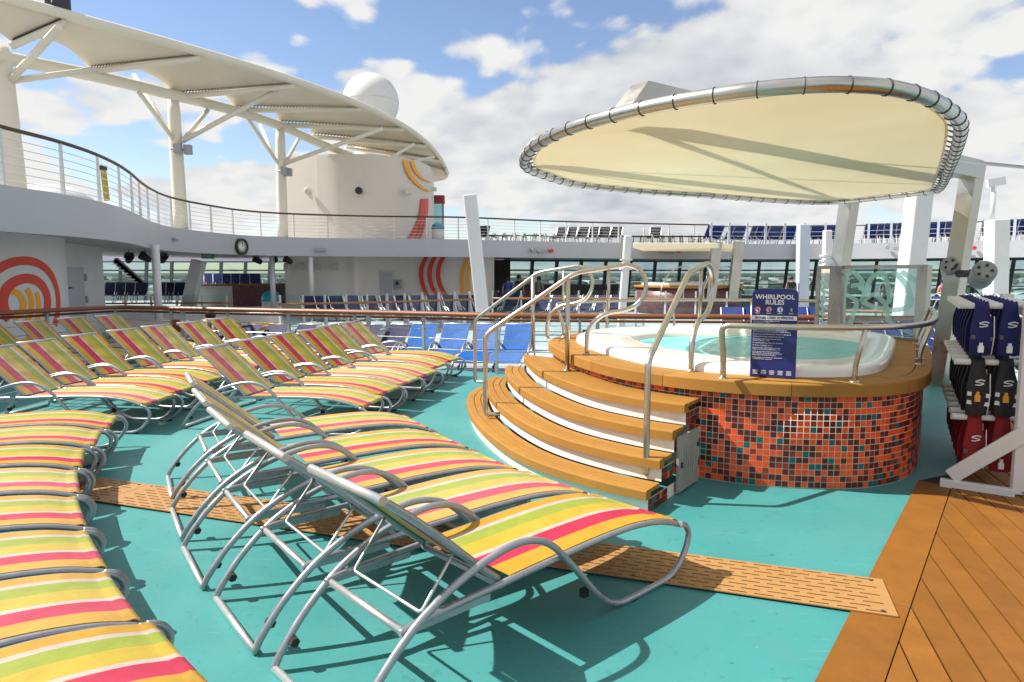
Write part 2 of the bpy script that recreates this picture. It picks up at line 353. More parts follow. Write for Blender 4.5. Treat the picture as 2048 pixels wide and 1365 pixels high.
# ---- wooden deck on the right, each board a piece
bu = V(.599, .801, 0); bn = V(.801, -.599, 0); B0 = V(1.226, 2.608, 0)
wd = MB(); wd.add([B0 - bu * 3.6 + V(0, 0, .002), B0 + bu * 3.35 + V(0, 0, .002), B0 + bu * 9 + bn * 3 + V(0, 0, .002), B0 - bu * 3 + bn * 9 + V(0, 0, .002)], [(3, 2, 1, 0)])
wdo = struct(wd.build('wooden_deck', M['seam']))
def board(poly, name='plank', z1=.014):
    m_ = MB(); k = len(poly); c = sum((Vector(p) for p in poly), Vector()) / k
    ins = [Vector(p) + (c - Vector(p)).normalized() * .004 for p in poly]
    vs = [(p[0], p[1], .003) for p in poly] + [(p[0], p[1], z1 - .003) for p in poly] + [(p[0], p[1], z1) for p in ins]
    fs = [(i, (i + 1) % k, k + (i + 1) % k, k + i) for i in range(k)] + [(k + i, k + (i + 1) % k, 2 * k + (i + 1) % k, 2 * k + i) for i in range(k)] + [tuple(2 * k + i for i in range(k))]
    m_.add(vs, fs); return m_
for s0, s1 in ((-3.5, .93), (.935, 2.62), (2.625, 3.32)):
    pl = [B0 + bu * s0, B0 + bu * s0 + bn * .225, B0 + bu * s1 + bn * .225, B0 + bu * s1]
    board(pl, z1=.009).build('border_plank', M['deckwood'], wdo)
pu = V(.30, .954, 0); pn = V(.954, -.30, 0)                 # diagonal boards
def clip(poly, p, n):
    out = []
    for i in range(len(poly)):
        a, c = poly[i], poly[(i + 1) % len(poly)]; da, dc = (a - p).dot(n), (c - p).dot(n)
        if da >= 0: out.append(a)
        if da * dc < 0: out.append(a + (c - a) * (da / (da - dc)))
    return out
for i in range(-6, 34):
    w0 = i * .132
    c = B0 + pn * w0
    pl = [c - pu * 5, c - pu * 5 + pn * .122, c + pu * 8 + pn * .122, c + pu * 8]
    pl = clip(pl, B0 + bn * .231, bn); 
    if len(pl) < 3: continue
    pl = clip(pl, V(0, .4, 0), V(0, 1, 0)); pl = clip(pl, V(0, 7.6, 0), V(0, -1, 0)) if len(pl) > 2 else pl
    if len(pl) > 2: pl = clip(pl, V(6.5, 0, 0), V(-1, 0, 0))
    if len(pl) > 2: pl = clip(pl, V(3.45, 5.05, 0), V(.45, -.9, 0)) if False else pl
    if len(pl) > 2: board(pl).build('plank', M['deckwood'], wdo)
# ---- slotted drain cover
gu = V(.946, -.325, 0); gn = V(.325, .946, 0); G0 = gz(1797, 1240, 0) ; GL, GW = 7.6, .42
gr = thing('drain_grating', 'long tan slotted drain cover crossing the teal deck under the loungers', 'drain cover', G0)
b = MB(); b.add([G0 + V(0, 0, .0105), G0 + gn * GW + V(0, 0, .0105), G0 + gn * GW - gu * GL + V(0, 0, .0105), G0 - gu * GL + V(0, 0, .0105)], [(0, 1, 2, 3)]); b.build('channel', M['seam'], gr)
M['grate'] = mat('tan_grate_plastic', (.36, .19, .065), .55, 0, .1, 3, bump=.06, bs=80, dirt=(.27, .14, .05), ds=3, da=.45)
rows, sw, sl_, pit = 9, .0115, .092, .128
npl = 3
for q in range(npl):
    b = MB(); L0, L1 = q * GL / npl + (.004 if q else .0), (q + 1) * GL / npl
    def qd(a0, a1, c0, c1):
        for zt, rev in ((.017, 0),):
            pts = [G0 - gu * a + gn * c + V(0, 0, zt) for a, c in ((a0, c0), (a1, c0), (a1, c1), (a0, c1))]
            b.add(pts, [(0, 3, 2, 1)])
    step = (GW - .05) / (rows - 1); prev = 0.0
    for r in range(rows):
        c = .025 + r * step; qd(L0, L1, prev, c - sw / 2); prev = c + sw / 2
        off = (pit / 2 if r % 2 else 0) + .045; a = L0
        x = L0 + off
        while x + sl_ < L1 - .03:
            qd(a, x, c - sw / 2, c + sw / 2)
            for (u0, u1, c0, c1) in ((x, x + sl_, c - sw / 2, c - sw / 2), (x, x + sl_, c + sw / 2, c + sw / 2)):
                b.add([G0 - gu * u0 + gn * c0 + V(0, 0, .017), G0 - gu * u1 + gn * c0 + V(0, 0, .017), G0 - gu * u1 + gn * c0 + V(0, 0, .011), G0 - gu * u0 + gn * c0 + V(0, 0, .003)], [(0, 1, 2, 3)])
            a = x + sl_; x += pit
        qd(a, L1, c - sw / 2, c + sw / 2)
    qd(L0, L1, prev, GW)
    e4 = [G0 - gu * L0, G0 - gu * L1, G0 - gu * L1 + gn * GW, G0 - gu * L0 + gn * GW]
    for i in range(4):
        p, c = e4[i], e4[(i + 1) % 4]; b.add([p + V(0, 0, .011), c + V(0, 0, .011), c + V(0, 0, .017), p + V(0, 0, .017)], [(0, 1, 2, 3)])
    po = b.build('cover_plate', M['grate'], gr)
    for a in (L0 + .06, (L0 + L1) / 2, L1 - .06):
        for c in (.035, GW - .035):
            s_ = MB(); s_.lathe([(.011, .0165), (.011, .0185), (.007, .019)], G0 - gu * a + gn * c, 10); s_.build('screw', M['dark'], po)

# ================================================================ loungers
def make_lounger(name, label, group, sling, legs=True):
    t = thing(name, label, 'sun lounger', (0, 0, 0), 0, group)
    arch = crom([(0, .02), (.03, .075), (.126, .2), (.26, .325), (.39, .405), (.53, .465), (.69, .507), (.82, .517), (.93, .493), (1.02, .44), (1.11, .352), (1.2, .255),
                 (1.29, .155), (1.38, .072), (1.48, .026), (1.58, .017), (1.78, .017), (1.9, .022), (1.99, .062), (2.06, .14), (2.085, .215), (2.055, .272), (2.0, .294)], 4)
    for y in (0, -LW):
        MB().tube([(p[0], y, p[1]) for p in [(q.x, q.y) for q in crom([(v.x, v.y, 0) for v in [Vector((a.x, a.y, 0)) for a in arch]], 1)]], .0165, 9).build('side_frame', M['alu'], t, False)
    rail = crom([(.225, .325, 0), (.354, .343, 0), (.72, .357, 0), (1.0, .368, 0), (1.3, .378, 0), (1.6, .374, 0), (1.82, .345, 0), (1.95, .308, 0), (2.0, .29, 0)], 5)
    for y in (-.022, -LW + .022):
        MB().tube([(p.x, y, p.y) for p in rail], .0155, 8).build('seat_rail', M['alu'], t, False)
    b = MB(); b.tube([(2.0, -.01, .288), (2.0, -LW + .01, .288)], .015, 8); b.build('front_bar', M['alu'], t, False)
    # slings: closed thin sheets, a little sag
    def sheet(prof, y0, y1, sag, th=.005, ny=8):
        m_ = MB(); rows_t, rows_b = [], []
        for i, (x, z, nx, nz) in enumerate(prof):
            rt, rb = [], []
            for j in range(ny + 1):
                f = j / ny; y = y0 + (y1 - y0) * f; d = -sag * (1 - (2 * f - 1) ** 2) * math.sin(PI * min(1, max(0, (i + .4) / len(prof))))
                rt.append((x + nx * (d + th), y, z + nz * (d + th))); rb.append((x + nx * d, y, z + nz * d))
            rows_t.append(rt); rows_b.append(rb)
        m_.grid(rows_t); m_.grid([r[::-1] for r in rows_b])
        for ra, rb_ in ((rows_t[0], rows_b[0]), (rows_b[-1], rows_t[-1])): m_.grid([rb_, ra], sm=False)
        m_.grid([[r[0] for r in rows_t], [r[0] for r in rows_b]], sm=False); m_.grid([[r[-1] for r in rows_b], [r[-1] for r in rows_t]], sm=False)
        return m_
    def norm(pts):
        out = []
        for i, p in enumerate(pts):
            a, c = pts[max(0, i - 1)], pts[min(len(pts) - 1, i + 1)]; d = (c - a).normalized(); out.append((p.x, p.y, -d.y, d.x))
        return out
    sp = [p for p in rail if .73 <= p.x <= 1.97] + [V(1.995, .302, 0), V(2.015, .29, 0), V(2.02, .275, 0)]
    sp = [V(p.x, p.y + .012, 0) for p in sp]
    so_ = sheet(norm(sp), -.03, -LW + .03, .012).build('seat_sling', sling, t, False)
    bk = crom([(.725, .372, 0), (.60, .478, 0), (.44, .622, 0), (.30, .74, 0), (.178, .835, 0)], 5)
    for y in (-.045, -LW + .045):
        MB().tube([(p.x, y, p.y) for p in bk], .0155, 8).build('back_rail', M['alu'], t, False)
    b = MB(); b.tube([(.172, -.03, .838), (.172, -LW + .03, .838)], .019, 10); b.build('top_bar', M['alu_cap'], t, False)
    pb = [p for p in bk if p.x > .19]; pb = [V(p.x + .008, p.y + .008, 0) for p in pb]
    q = norm(pb); q = [(x, z, -nx, -nz) for x, z, nx, nz in q]
    sheet(q, -.04, -LW + .04, .016).build('back_sling', sling, t, False)
    b = MB(); b.tube([(.246, -.01, .322), (.246, -LW + .01, .322)], .0155, 8); b.build('cross_bar', M['alu_cap'], t, False)
    b = MB(); b.tube([(.0, -.0, .019), (.0, -LW, .019)], .0165, 8); b.build('foot_bar', M['alu_cap'], t, False)
    b = MB(); b.tube([(.725, -.02, .352), (.725, -LW + .02, .352)], .0155, 8); b.build('hinge_bar', M['alu'], t, False)
    b = MB(); b.tube(fillet([(.505, -.055, .55), (.345, -.055, .352), (.345, -LW + .055, .352), (.505, -LW + .055, .55)], .02, 3), .0075, 6); b.build('recline_bail', M['alu_cap'], t, False)
    for y in (-.02, -LW + .02):
        b = MB(); b.box((.45, y, .325), (.42, .012, .03)); b.build('ratchet_bar', M['alu'], t, False)
    for y in (-.022, -LW + .022):
        b = MB(); b.lathe([(.0, -.02), (.02, -.02), (.024, 0), (.02, .02), (0, .02)], (.075, y, .115), 6, M=Matrix.Rotation(PI / 2, 3, 'X'), sm=False); b.build('bumper', M['rubber'], t, False)
        b = MB(); b.box((1.30, y * .92 - .004, .115), (.035, .03, .04)); b.build('bumper', M['rubber'], t, False)
    for y in (0, -LW):
        for x in (1.6, 1.92):
            b = MB(); b.box((x, y, .008), (.05, .026, .016)); b.build('glide', M['rubber'], t, False)
    return t
LG = {}
lg0 = make_lounger('sun_lounger', '', 'striped loungers fanned out in the foreground', M['stripe'])
def put(x, y, a, label, group, sub=None, z=0, name=None):
    r = dup(lg0, (x + random.uniform(-.012, .012), y + random.uniform(-.012, .012), z), a + R(random.uniform(-.8, .8)), label, group, sub)
    return r
# middle fan
fan = [(-.979, 2.687, .738), (-1.48, 3.29, .666), (-1.946, 3.922, .611), (-2.355, 4.599, .565), (-2.764, 5.338, .523)]
fl = ['striped lounger nearest the camera in the middle fan, foot end over the drain cover',
      'striped lounger in the middle fan, right behind the nearest one', 'third striped lounger of the middle fan counted from the camera',
      'fourth striped lounger of the middle fan counted from the camera', 'fifth and farthest striped lounger of the middle fan, its headrest highest in view']
for (x, y, a), l in zip(fan, fl): put(x, y, a, l, 'striped loungers fanned out in the middle foreground')
# left foreground fan (feet toward the camera side), given by foot corner and heading
D = [(-3.724, 6.312, .375), (-3.523, 5.711, .439), (-3.294, 5.127, .529), (-2.99, 4.56, .601), (-2.645, 3.992, .641), (-2.248, 3.451, .693), (-1.849, 2.979, .741), (-1.427, 2.524, .79)]
for i, (x, y, a) in enumerate(D):
    l = 'nearest striped lounger at the bottom left corner, only its foot end showing' if i == 7 else \
        'farthest striped lounger of the left edge fan, just in front of the back rows' if i == 0 else ORD[7 - i] + ' striped lounger of the left edge fan counted from the bottom corner'
    put(x - 2 * math.cos(a), y - 2 * math.sin(a), a, l, 'striped loungers along the left edge of the photo')
# back rows: head and foot middles
def row(pts, a_, names, group):
    for (bx, by, fx, fy), l in zip(pts, names):
        a = math.atan2(fy - by, fx - bx); mx_, my_ = (bx + fx) / 2, (by + fy) / 2; s_ = (.2 + 2.0) / 2
        x = mx_ - s_ * math.cos(a) - LW / 2 * math.sin(a); y = my_ - s_ * math.sin(a) + LW / 2 * math.cos(a)
        put(x, y, a, l, group)
Bp = [(-3.255, 7.38, -1.44, 7.04), (-3.184, 8.21, -1.385, 7.71), (-3.06, 8.93, -1.25, 8.345), (-2.9, 9.62, -1.09, 8.97), (-2.84, 10.37, -1.0, 9.76), (-2.66, 11.1, -.85, 10.45)]
row(Bp, 0, ['nearest striped lounger of the central back row, in front of the others', 'second striped lounger of the central back row from the front', 'third striped lounger of the central back row from the front',
            'fourth striped lounger of the central back row from the front', 'fifth striped lounger of the central back row from the front', 'farthest striped lounger of the central back row, beside the blue loungers'], 'striped loungers in the central back row')
Ap = [(-5.55, 7.28, -3.78, 7.16), (-5.595, 8.01, -3.81, 7.78), (-5.588, 8.79, -3.8, 8.46), (-5.49, 9.58, -3.72, 9.14), (-5.4, 10.33, -3.65, 9.83), (-5.22, 11.05, -3.5, 10.5), (-5.1, 11.95, -3.4, 11.35)]
row(Ap, 0, ['striped lounger at the front of the left back row, cut by the photo edge'] + [ORD[i] + ' striped lounger of the left back row counted from the front' for i in range(1, 6)] + ['last striped lounger of the left back row, right against the handrail'], 'striped loungers in the left back row')
Cp = [(-8.08, 10.45, -6.3, 10.2), (-7.975, 11.3, -6.2, 10.95), (-7.84, 12.15, -6.1, 11.7), (-7.59, 12.8, -5.85, 12.3)]
row(Cp, 0, ['shaded striped lounger below the red mural, at the left photo edge', 'shaded striped lounger below the mural, second from the left', 'shaded striped lounger in front of the grey door', 'shaded striped lounger in the corner of the handrail'], 'striped loungers in the shade by the mural')
# blue and navy loungers on the lower deck behind the handrail, feet toward the camera
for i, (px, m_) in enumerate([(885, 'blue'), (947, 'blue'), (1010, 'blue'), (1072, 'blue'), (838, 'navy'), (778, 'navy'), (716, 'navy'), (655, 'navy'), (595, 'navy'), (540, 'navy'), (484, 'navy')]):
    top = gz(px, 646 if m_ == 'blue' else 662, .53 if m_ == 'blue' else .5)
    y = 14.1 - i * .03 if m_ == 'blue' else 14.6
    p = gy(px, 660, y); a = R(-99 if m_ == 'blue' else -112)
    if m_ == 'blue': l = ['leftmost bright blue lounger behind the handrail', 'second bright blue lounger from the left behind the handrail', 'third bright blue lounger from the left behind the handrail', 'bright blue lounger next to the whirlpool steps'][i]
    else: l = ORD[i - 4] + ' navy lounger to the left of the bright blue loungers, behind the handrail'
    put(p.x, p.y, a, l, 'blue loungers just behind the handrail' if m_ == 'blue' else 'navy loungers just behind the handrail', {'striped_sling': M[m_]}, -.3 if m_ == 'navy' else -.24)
for o in [lg0] + list(lg0.children): bpy.data.objects.remove(o)
# ================================================================ whirlpool
CZ = .821; RS = CZ / 5
OUT = [(.46, 8.35), (.48, 7.54), (.63, 6.76), (.90, 5.98), (1.22, 5.54), (1.55, 5.27), (1.90, 5.10), (2.29, 5.02), (2.75, 5.05), (3.17, 5.28), (3.52, 5.68), (3.95, 6.36), (4.4, 7.12), (4.8, 7.85),
       (4.95, 8.5), (4.75, 9.2), (4.2, 9.72), (3.3, 10.0), (2.4, 10.0), (1.5, 9.75), (.8, 9.2)]
oc = crom([(x, y, 0) for x, y in OUT], 12, True); oc = resample(oc + [oc[0]], .04)
NO = len(oc)
onrm = []
for i in range(NO):
    d = (oc[(i + 3) % NO] - oc[i - 3]).normalized(); onrm.append(V(d.y, -d.x, 0))
cen = V(2.65, 7.5, 0)
if (oc[0] - cen).dot(onrm[0]) < 0: onrm = [-n for n in onrm]
def off(o): return [p + n * o for p, n in zip(oc, onrm)]
def scaled(c, k): c = V(*c, 0); return [p + (c - p) * k for p in off(-.33)]
wp = thing('whirlpool', 'round raised whirlpool with orange mosaic wall, tan coping and white tub', 'whirlpool', (2.65, 7.5, 0))
b = MB(); b.prism([(p.x, p.y) for p in off(-.062)], 0, .73, sm=True); b.build('wall', M['grout'], wp)
# mosaic tiles
TS, TG = .0428, .005
wl = off(-.0615); sL = arclen(wl); ntile = int(sL[-1] / (TS + TG))
def on(pl, sl, s):
    j = int(np.searchsorted(sl, s)) - 1; j = max(0, min(len(pl) - 2, j)); t = (s - sl[j]) / (sl[j + 1] - sl[j]); p = pl[j].lerp(pl[j + 1], t); d = (pl[j + 1] - pl[j]).normalized(); return p, d
def tmesh(mt, w=TS, h=TS):
    m_ = MB(); d = .0025; i = .001
    m_.add([(-w/2, 0, -h/2), (w/2, 0, -h/2), (w/2, 0, h/2), (-w/2, 0, h/2), (-w/2 + i, -d, -h/2 + i), (w/2 - i, -d, -h/2 + i), (w/2 - i, -d, h/2 - i), (-w/2 + i, -d, h/2 - i)],
           [(0, 1, 5, 4), (1, 2, 6, 5), (2, 3, 7, 6), (3, 0, 4, 7), (4, 5, 6, 7)])
    me = bpy.data.meshes.new('tile'); me.from_pydata(m_.v, [], m_.f); me.materials.append(mt); return me, m_
TM = [tmesh(M[k]) for k in ('t_or', 't_br', 't_rd', 't_te')]
rt = random.Random(3)
cand = []
for i in range(ntile):
    p, d = on(wl, sL, (i + .5) * (TS + TG)); n = V(d.y, -d.x, 0)
    if (p - cen).dot(n) < 0: n = -n; 
    vis = n.dot((V(0, 0, 0) - p)) / p.length
    for r in range(15):
        z = .006 + (r + .5) * (TS + TG - .0002)
        k = rt.choices((0, 1, 2, 3), (.42, .34, .16, .08))[0]
        behind = p.x < 1.43 and z < .64 and p.y < 9
        area = -1 if (vis < .03 or behind) else vis / p.length ** 2
        cand.append((area, p, d, n, z, k))
cand.sort(key=lambda c: -c[0])
def tang(n): return math.atan2(-n.x, n.y) + PI         # local -y looks along n
for a, p, d, n, z, k in cand[:300]:
    place('tile', TM[k][0], (p.x, p.y, z), (rt.uniform(-.01, .01), rt.uniform(-.01, .01), tang(n)), wp)
fb = MB()
for a, p, d, n, z, k in cand[300:]:
    if a < 0 and (p - V(0, 0, 0)).length < 7.2 and n.y < 0: continue
    Mx = Matrix.Translation((p.x, p.y, z)) @ Matrix.Rotation(tang(n), 4, 'Z')
    fb.add([Mx @ Vector(v) for v in TM[k][1].v], TM[k][1].f, k)
fo = fb.build('tile_field', [M[k] for k in ('t_or', 't_br', 't_rd', 't_te')], wp); fo['kind'] = 'stuff'
# coping boards
o0, o1 = off(0), off(-.34)
ncop = 15; cuts = [int(round(i * NO / ncop)) for i in range(ncop + 1)]
for q in range(ncop):
    for (ra, rb, z0) in ((0, -.125, .722), (-.129, -.35, .76)):
        b = MB(); A, Bq = off(ra), off(rb); prof_rows = []
        idx = list(range(cuts[q], cuts[q + 1] + 1))
        for j in idx:
            jj = j % NO; a, c = A[jj], Bq[jj]
            if j == idx[0] or j == idx[-1]:
                tt = (oc[(jj + 1) % NO] - oc[jj - 1]).normalized() * (.0025 if j == idx[0] else -.0025); a = a + tt; c = c + tt
            e = (c - a).normalized(); r_ = .012
            prof_rows.append([a + e * .0 + V(0, 0, z0), a + V(0, 0, CZ - r_), a + e * r_ * .3 + V(0, 0, CZ - r_ * .3), a + e * r_ + V(0, 0, CZ), c - e * .003 + V(0, 0, CZ), c + V(0, 0, CZ - .003), c + V(0, 0, z0)])
        b.grid(prof_rows, sm=False, closed=True)
        for r_ in (prof_rows[0], prof_rows[-1]): b.add(r_, [tuple(range(7))])
        b.build('coping_board', M['tread'], wp)
# tub shell
def ring(pl, z): return [p + V(0, 0, z) for p in pl]
ic = (3.15, 7.75)
inner = scaled(ic, .27); 
def mixl(a, c, t): return [p.lerp(q, t) for p, q in zip(a, c)]
r0 = off(-.335); r1 = off(-.345); r2 = off(-.375); r3 = off(-.42)
sh = [ring(r0, .80), ring(r0, .862), ring(r1, .886), ring(r2, .900), ring(r3, .903), ring(mixl(r3, inner, .9), .890), ring(inner, .875), ring(scaled(ic, .285), .85), ring(scaled(ic, .30), .77), ring(scaled(ic, .34), .45), ring(scaled(ic, .36), .42), ring(scaled(ic, .56), .40), ring(scaled(ic, .62), .15), ring(scaled(ic, .985), .12)]
b = MB(); b.grid(sh[:9], closed=True); b.build('rim', M['acryl'], wp)
b = MB(); b.grid(sh[8:], closed=True); b.build('basin', M['basin'], wp)
m_ = bpy.data.materials.new('pool_water'); m_.use_nodes = True; t = m_.node_tree; t.nodes.clear(); n_ = t.nodes.new; l_ = t.links.new
o_ = n_('ShaderNodeOutputMaterial'); tr = n_('ShaderNodeBsdfTransparent'); tr.inputs[0].default_value = (.5, .93, .92, 1); gl = n_('ShaderNodeBsdfGlossy'); gl.inputs['Roughness'].default_value = .03
fr = n_('ShaderNodeFresnel'); fr.inputs[0].default_value = 1.33; c_ = n_('ShaderNodeTexCoord'); nz = n_('ShaderNodeTexNoise'); l_(c_.outputs['Object'], nz.inputs['Vector']); nz.inputs['Scale'].default_value = 3.2; nz.inputs['Detail'].default_value = 4; nz.inputs['Distortion'].default_value = 1.2
bp = n_('ShaderNodeBump'); bp.inputs['Strength'].default_value = .5; bp.inputs['Distance'].default_value = .08; l_(nz.outputs[0], bp.inputs['Height']); l_(bp.outputs[0], gl.inputs['Normal']); l_(bp.outputs[0], fr.inputs['Normal'])
df = n_('ShaderNodeBsdfDiffuse'); df.inputs[0].default_value = (.26, .84, .88, 1); l_(bp.outputs[0], df.inputs['Normal']); m1 = n_('ShaderNodeMixShader'); m1.inputs[0].default_value = .6; l_(tr.outputs[0], m1.inputs[1]); l_(df.outputs[0], m1.inputs[2])
m2 = n_('ShaderNodeMixShader'); fk = n_('ShaderNodeMath'); fk.operation = 'MULTIPLY'; l_(fr.outputs[0], fk.inputs[0]); fk.inputs[1].default_value = .6; l_(fk.outputs[0], m2.inputs[0]); l_(m1.outputs[0], m2.inputs[1]); l_(gl.outputs[0], m2.inputs[2]); l_(m2.outputs[0], o_.inputs[0]); M['water'] = m_
for k in range(14):                                       # jets and a skimmer in the tub wall
    i_ = int((k + .5) * NO / 14); p = scaled(ic, .30)[i_]; q = scaled(ic, .34)[i_]; d_ = (V(*ic, 0) - p).normalized(); Mx = d_.to_track_quat('Z', 'Y').to_matrix()
    b = MB(); b.lathe([(.035, -.01), (.035, .012), (.022, .018), (.012, .006), (0, .006)], p.lerp(q, .4) + V(0, 0, .70), 12, M=Mx); b.build('jet', M['steel'], wp)
    b = MB(); b.lathe([(.035, -.01), (.035, .012), (.022, .018), (.012, .006), (0, .006)], p.lerp(q, .9) + V(0, 0, .52), 12, M=Mx); b.build('jet', M['steel'], wp)
wl_ = scaled(ic, .30); b = MB(); b.add(ring(wl_, .805), [tuple(range(NO))]); b.build('water', M['water'], wp)

# ---------------------------------------------------------------- curved steps
st = thing('whirlpool_steps', 'four curved tan steps with white risers leading up to the whirlpool', 'steps', (.2, 6.5, 0))
eR0, eRd = V(.93, 4.55, 0), V(.575, .818, 0); eRn = V(-.818, .575, 0)           # right end plane, inside is +n
eL0, eLd = V(-.49, 8.93, 0), V(.69, -.72, 0); eLn = V(-.72, -.69, 0)           # left end plane
def arcs(o):
    pl = off(o); seg = []
    for i in range(NO):
        p = pl[i]
        if (p - eR0).dot(eRn) > 0 and (p - eL0).dot(eLn) > 0 and p.x < 1.9 and p.y < 9.6: seg.append(i)
    # contiguous run through the left side, ordered right end -> left end
    seg = sorted(seg); 
    brk = [k for k in range(1, len(seg)) if seg[k] - seg[k - 1] > 1]
    if brk: seg = seg[brk[0]:] + seg[:brk[0]]
    pts = [pl[i] for i in seg]
    if pts[0].y > pts[-1].y: pts.reverse()
    def snap(p, q, e0, en):
        dp, dq = (p - e0).dot(en), (q - e0).dot(en); t = dp / (dp - dq) if abs(dp - dq) > 1e-6 else 0; return p + (q - p) * t
    pts[0] = snap(pts[0], pts[1], eR0, eRn); pts[-1] = snap(pts[-1], pts[-2], eL0, eLn)
    pts[0].z = pts[-1].z = 0
    return resample_n(pts, 60)
def resample_n(pts, n):
    s = arclen(pts); out = []
    for i in range(n + 1):
        out.append(on(pts, s, s[-1] * i / n)[0])
    return out
EX = [.97, .745, .52, .295, .07]
for k in range(4):
    zt = RS * (k + 1); eo = EX[k]; ei = EX[k + 1] + .025 if k < 3 else -.03
    rz_ = arcs(eo - .036)
    b = MB(); z0 = 0.0 if k == 0 else RS * k
    b.grid([ring(rz_, z0), ring(rz_, zt - .06)], sm=True); b.build('riser', M['riser'], st)
    strips = [(eo, eo - .082, .068), (eo - .089, eo - .16, .03), (eo - .167, ei - .03, .03)]
    for (ra, rb, th) in strips:
        A, Bq = arcs(ra), arcs(rb)
        for (i0, i1) in ((0, 36), (36, 60)):
            rows_ = []
            for j in range(i0, i1 + 1):
                a, c = A[j].copy(), Bq[j].copy()
                if j == i0 and i0: tq = (A[j + 1] - A[j]).normalized() * .003; a += tq; c += tq
                e = (c - a).normalized(); r_ = .01 if th > .05 else .002
                rows_.append([a + V(0, 0, zt - th), a + V(0, 0, zt - r_), a + e * r_ * .3 + V(0, 0, zt - r_ * .3), a + e * r_ + V(0, 0, zt), c - e * .002 + V(0, 0, zt), c + V(0, 0, zt - .002), c + V(0, 0, zt - th)])
            b = MB(); b.grid(rows_, sm=False, closed=True)
            for r_ in (rows_[0], rows_[-1]): b.add(r_, [tuple(range(7))])
            b.build('tread_board', M['tread'], st)
    # solid core
    A, Bq = arcs(eo - .045), arcs(ei - .03)
    b = MB(); b.grid([ring(A, zt - .034), ring(Bq, zt - .034)], sm=False); b.build('step_core', M['seam'], st)
    # tiled cheek at both ends
    for (e0, ed, en, which) in ((eR0, eRd, eRn, 0), (eL0, eLd, eLn, -1)):
        p0 = arcs(eo - .037)[which]; p1 = arcs(-.07)[which] if which == 0 else arcs(-.05)[which]
        b = MB(); b.add([p0 + V(0, 0, z0) + en * .004, p1 + V(0, 0, z0) + en * .004, p1 + V(0, 0, zt - .069) + en * .004, p0 + V(0, 0, zt - .069) + en * .004], [(0, 1, 2, 3)]); b.build('cheek', M['grout'], st)
        if which == 0:
            L = (p1 - p0).length; dd = (p1 - p0).normalized(); nr = 2; hh = (zt - .069 - z0) / nr
            if k > 0: z0_ = z0 + .004
            for r in range(nr):
                c = 0
                while (c + 1) * (TS + TG) < L:
                    s_ = (c + .5) * (TS + TG); c += 1
                    if s_ > .34 and zt < .6: continue
                    p = p0 + dd * s_ ; q = rt.choices((1, 2, 3, 0), (.5, .35, .07, .08))[0]
                    o = place('tile', TM[q][0], (p.x - en.x * .002, p.y - en.y * .002, z0 + (r + .5) * hh), (0, 0, tang(-en)), st); o.scale = (1, 1, min(1, (hh - .004) / TS))
# access hatch beside the steps
h0 = eR0 + eRd * .46 - eRn * .012; h1 = eR0 + eRd * 1.08 - eRn * .012
b = MB(); hd = (h1 - h0).normalized()
b.beam(h0 + hd * .3 + V(0, 0, .2), h0 + hd * .3 + V(0, 0, .2001), .01, .01)
b = MB()
c_ = h0 + hd * .30
def hbox(s0, s1, z0, z1, th, mt, nm, par, outw=0.0):
    m_ = MB(); a = h0 + hd * s0 - eRn * outw; c = h0 + hd * s1 - eRn * outw
    m_.add([a + V(0, 0, z0), c + V(0, 0, z0), c + V(0, 0, z1), a + V(0, 0, z1), a - eRn * th + V(0, 0, z0), c - eRn * th + V(0, 0, z0), c - eRn * th + V(0, 0, z1), a - eRn * th + V(0, 0, z1)],
           [(0, 1, 2, 3), (4, 7, 6, 5), (0, 4, 5, 1), (1, 5, 6, 2), (2, 6, 7, 3), (3, 7, 4, 0)]); return m_.build(nm, mt, par)
M['hatch'] = mat('worn_grey_door', (.3, .285, .26), .5, 0, .1, 5, dirt=(.2, .18, .16), ds=6, da=.5)
hp = hbox(.02, .43, .015, .44, .02, M['hatch'], 'hatch_door', st)
for i in range(5): hbox(.12 + i * .045, .135 + i * .045, .12, .34, .006, M['hatch'], 'louvre', hp, .02)
hbox(.06, .08, .2, .24, .012, M['dark'], 'latch', hp, .02); hbox(.39, .41, .3, .33, .012, M['dark'], 'latch', hp, .02)

# ---------------------------------------------------------------- stair handrails (one shape, three places)
prof = [(.31, .205), (.06, .205), (0, .205), (0, 1.0), (.05, 1.06), (.87, 1.625), (.95, 1.655), (1.42, 1.725)]
loop = [(1.42, 1.725), (1.53, 1.69), (1.6, 1.6), (1.615, 1.5), (1.58, 1.39), (1.5, 1.31), (1.38, 1.265), (1.25, 1.245), (1.14, 1.19), (1.06, 1.1), (1.03, 1.0), (1.03, .825)]
def handrail(o, ang, label, post=True):
    t_ = thing('stair_handrail', label, 'handrail', (o[0], o[1], 0), ang, 'stainless stair handrails')
    P = fillet([V(u, 0, z) for u, z in prof], .07, 5) + crom([V(u, 0, z) for u, z in loop], 4)[1:]
    MB().tube(P, .0235, 12).build('rail_tube', M['steel'], t_, False)
    if post: b = MB(); b.tube([(.83, 0, .66), (.83, 0, 1.6)], .0235, 12); b.build('post', M['steel'], t_, False)
    b = MB(); b.tube([(1.24, 0, 1.24), (1.24, 0, 1.695)], .016, 10); b.build('baluster', M['steel'], t_, False)
    for (u, z) in ((1.03, .823), (.83, .659))[:2 if post else 1]:
        b = MB(); b.lathe([(.045, 0), (.045, .006), (.028, .012)], (u, 0, z), 16); b.build('flange', M['steel'], t_, False)
    b = MB(); b.box((.318, 0, .205), (.012, .1, .1)); b.build('foot_plate', M['steel'], t_, False)
    return t_
handrail((-.27, 6.87), R(0), 'looped stainless handrail in the middle of the curved steps, near side')
handrail((-.49, 8.98), R(-25), 'looped stainless handrail at the far end of the curved steps')
handrail((.965, 4.80), R(58.5), 'looped stainless handrail at the near right end of the curved steps', False)
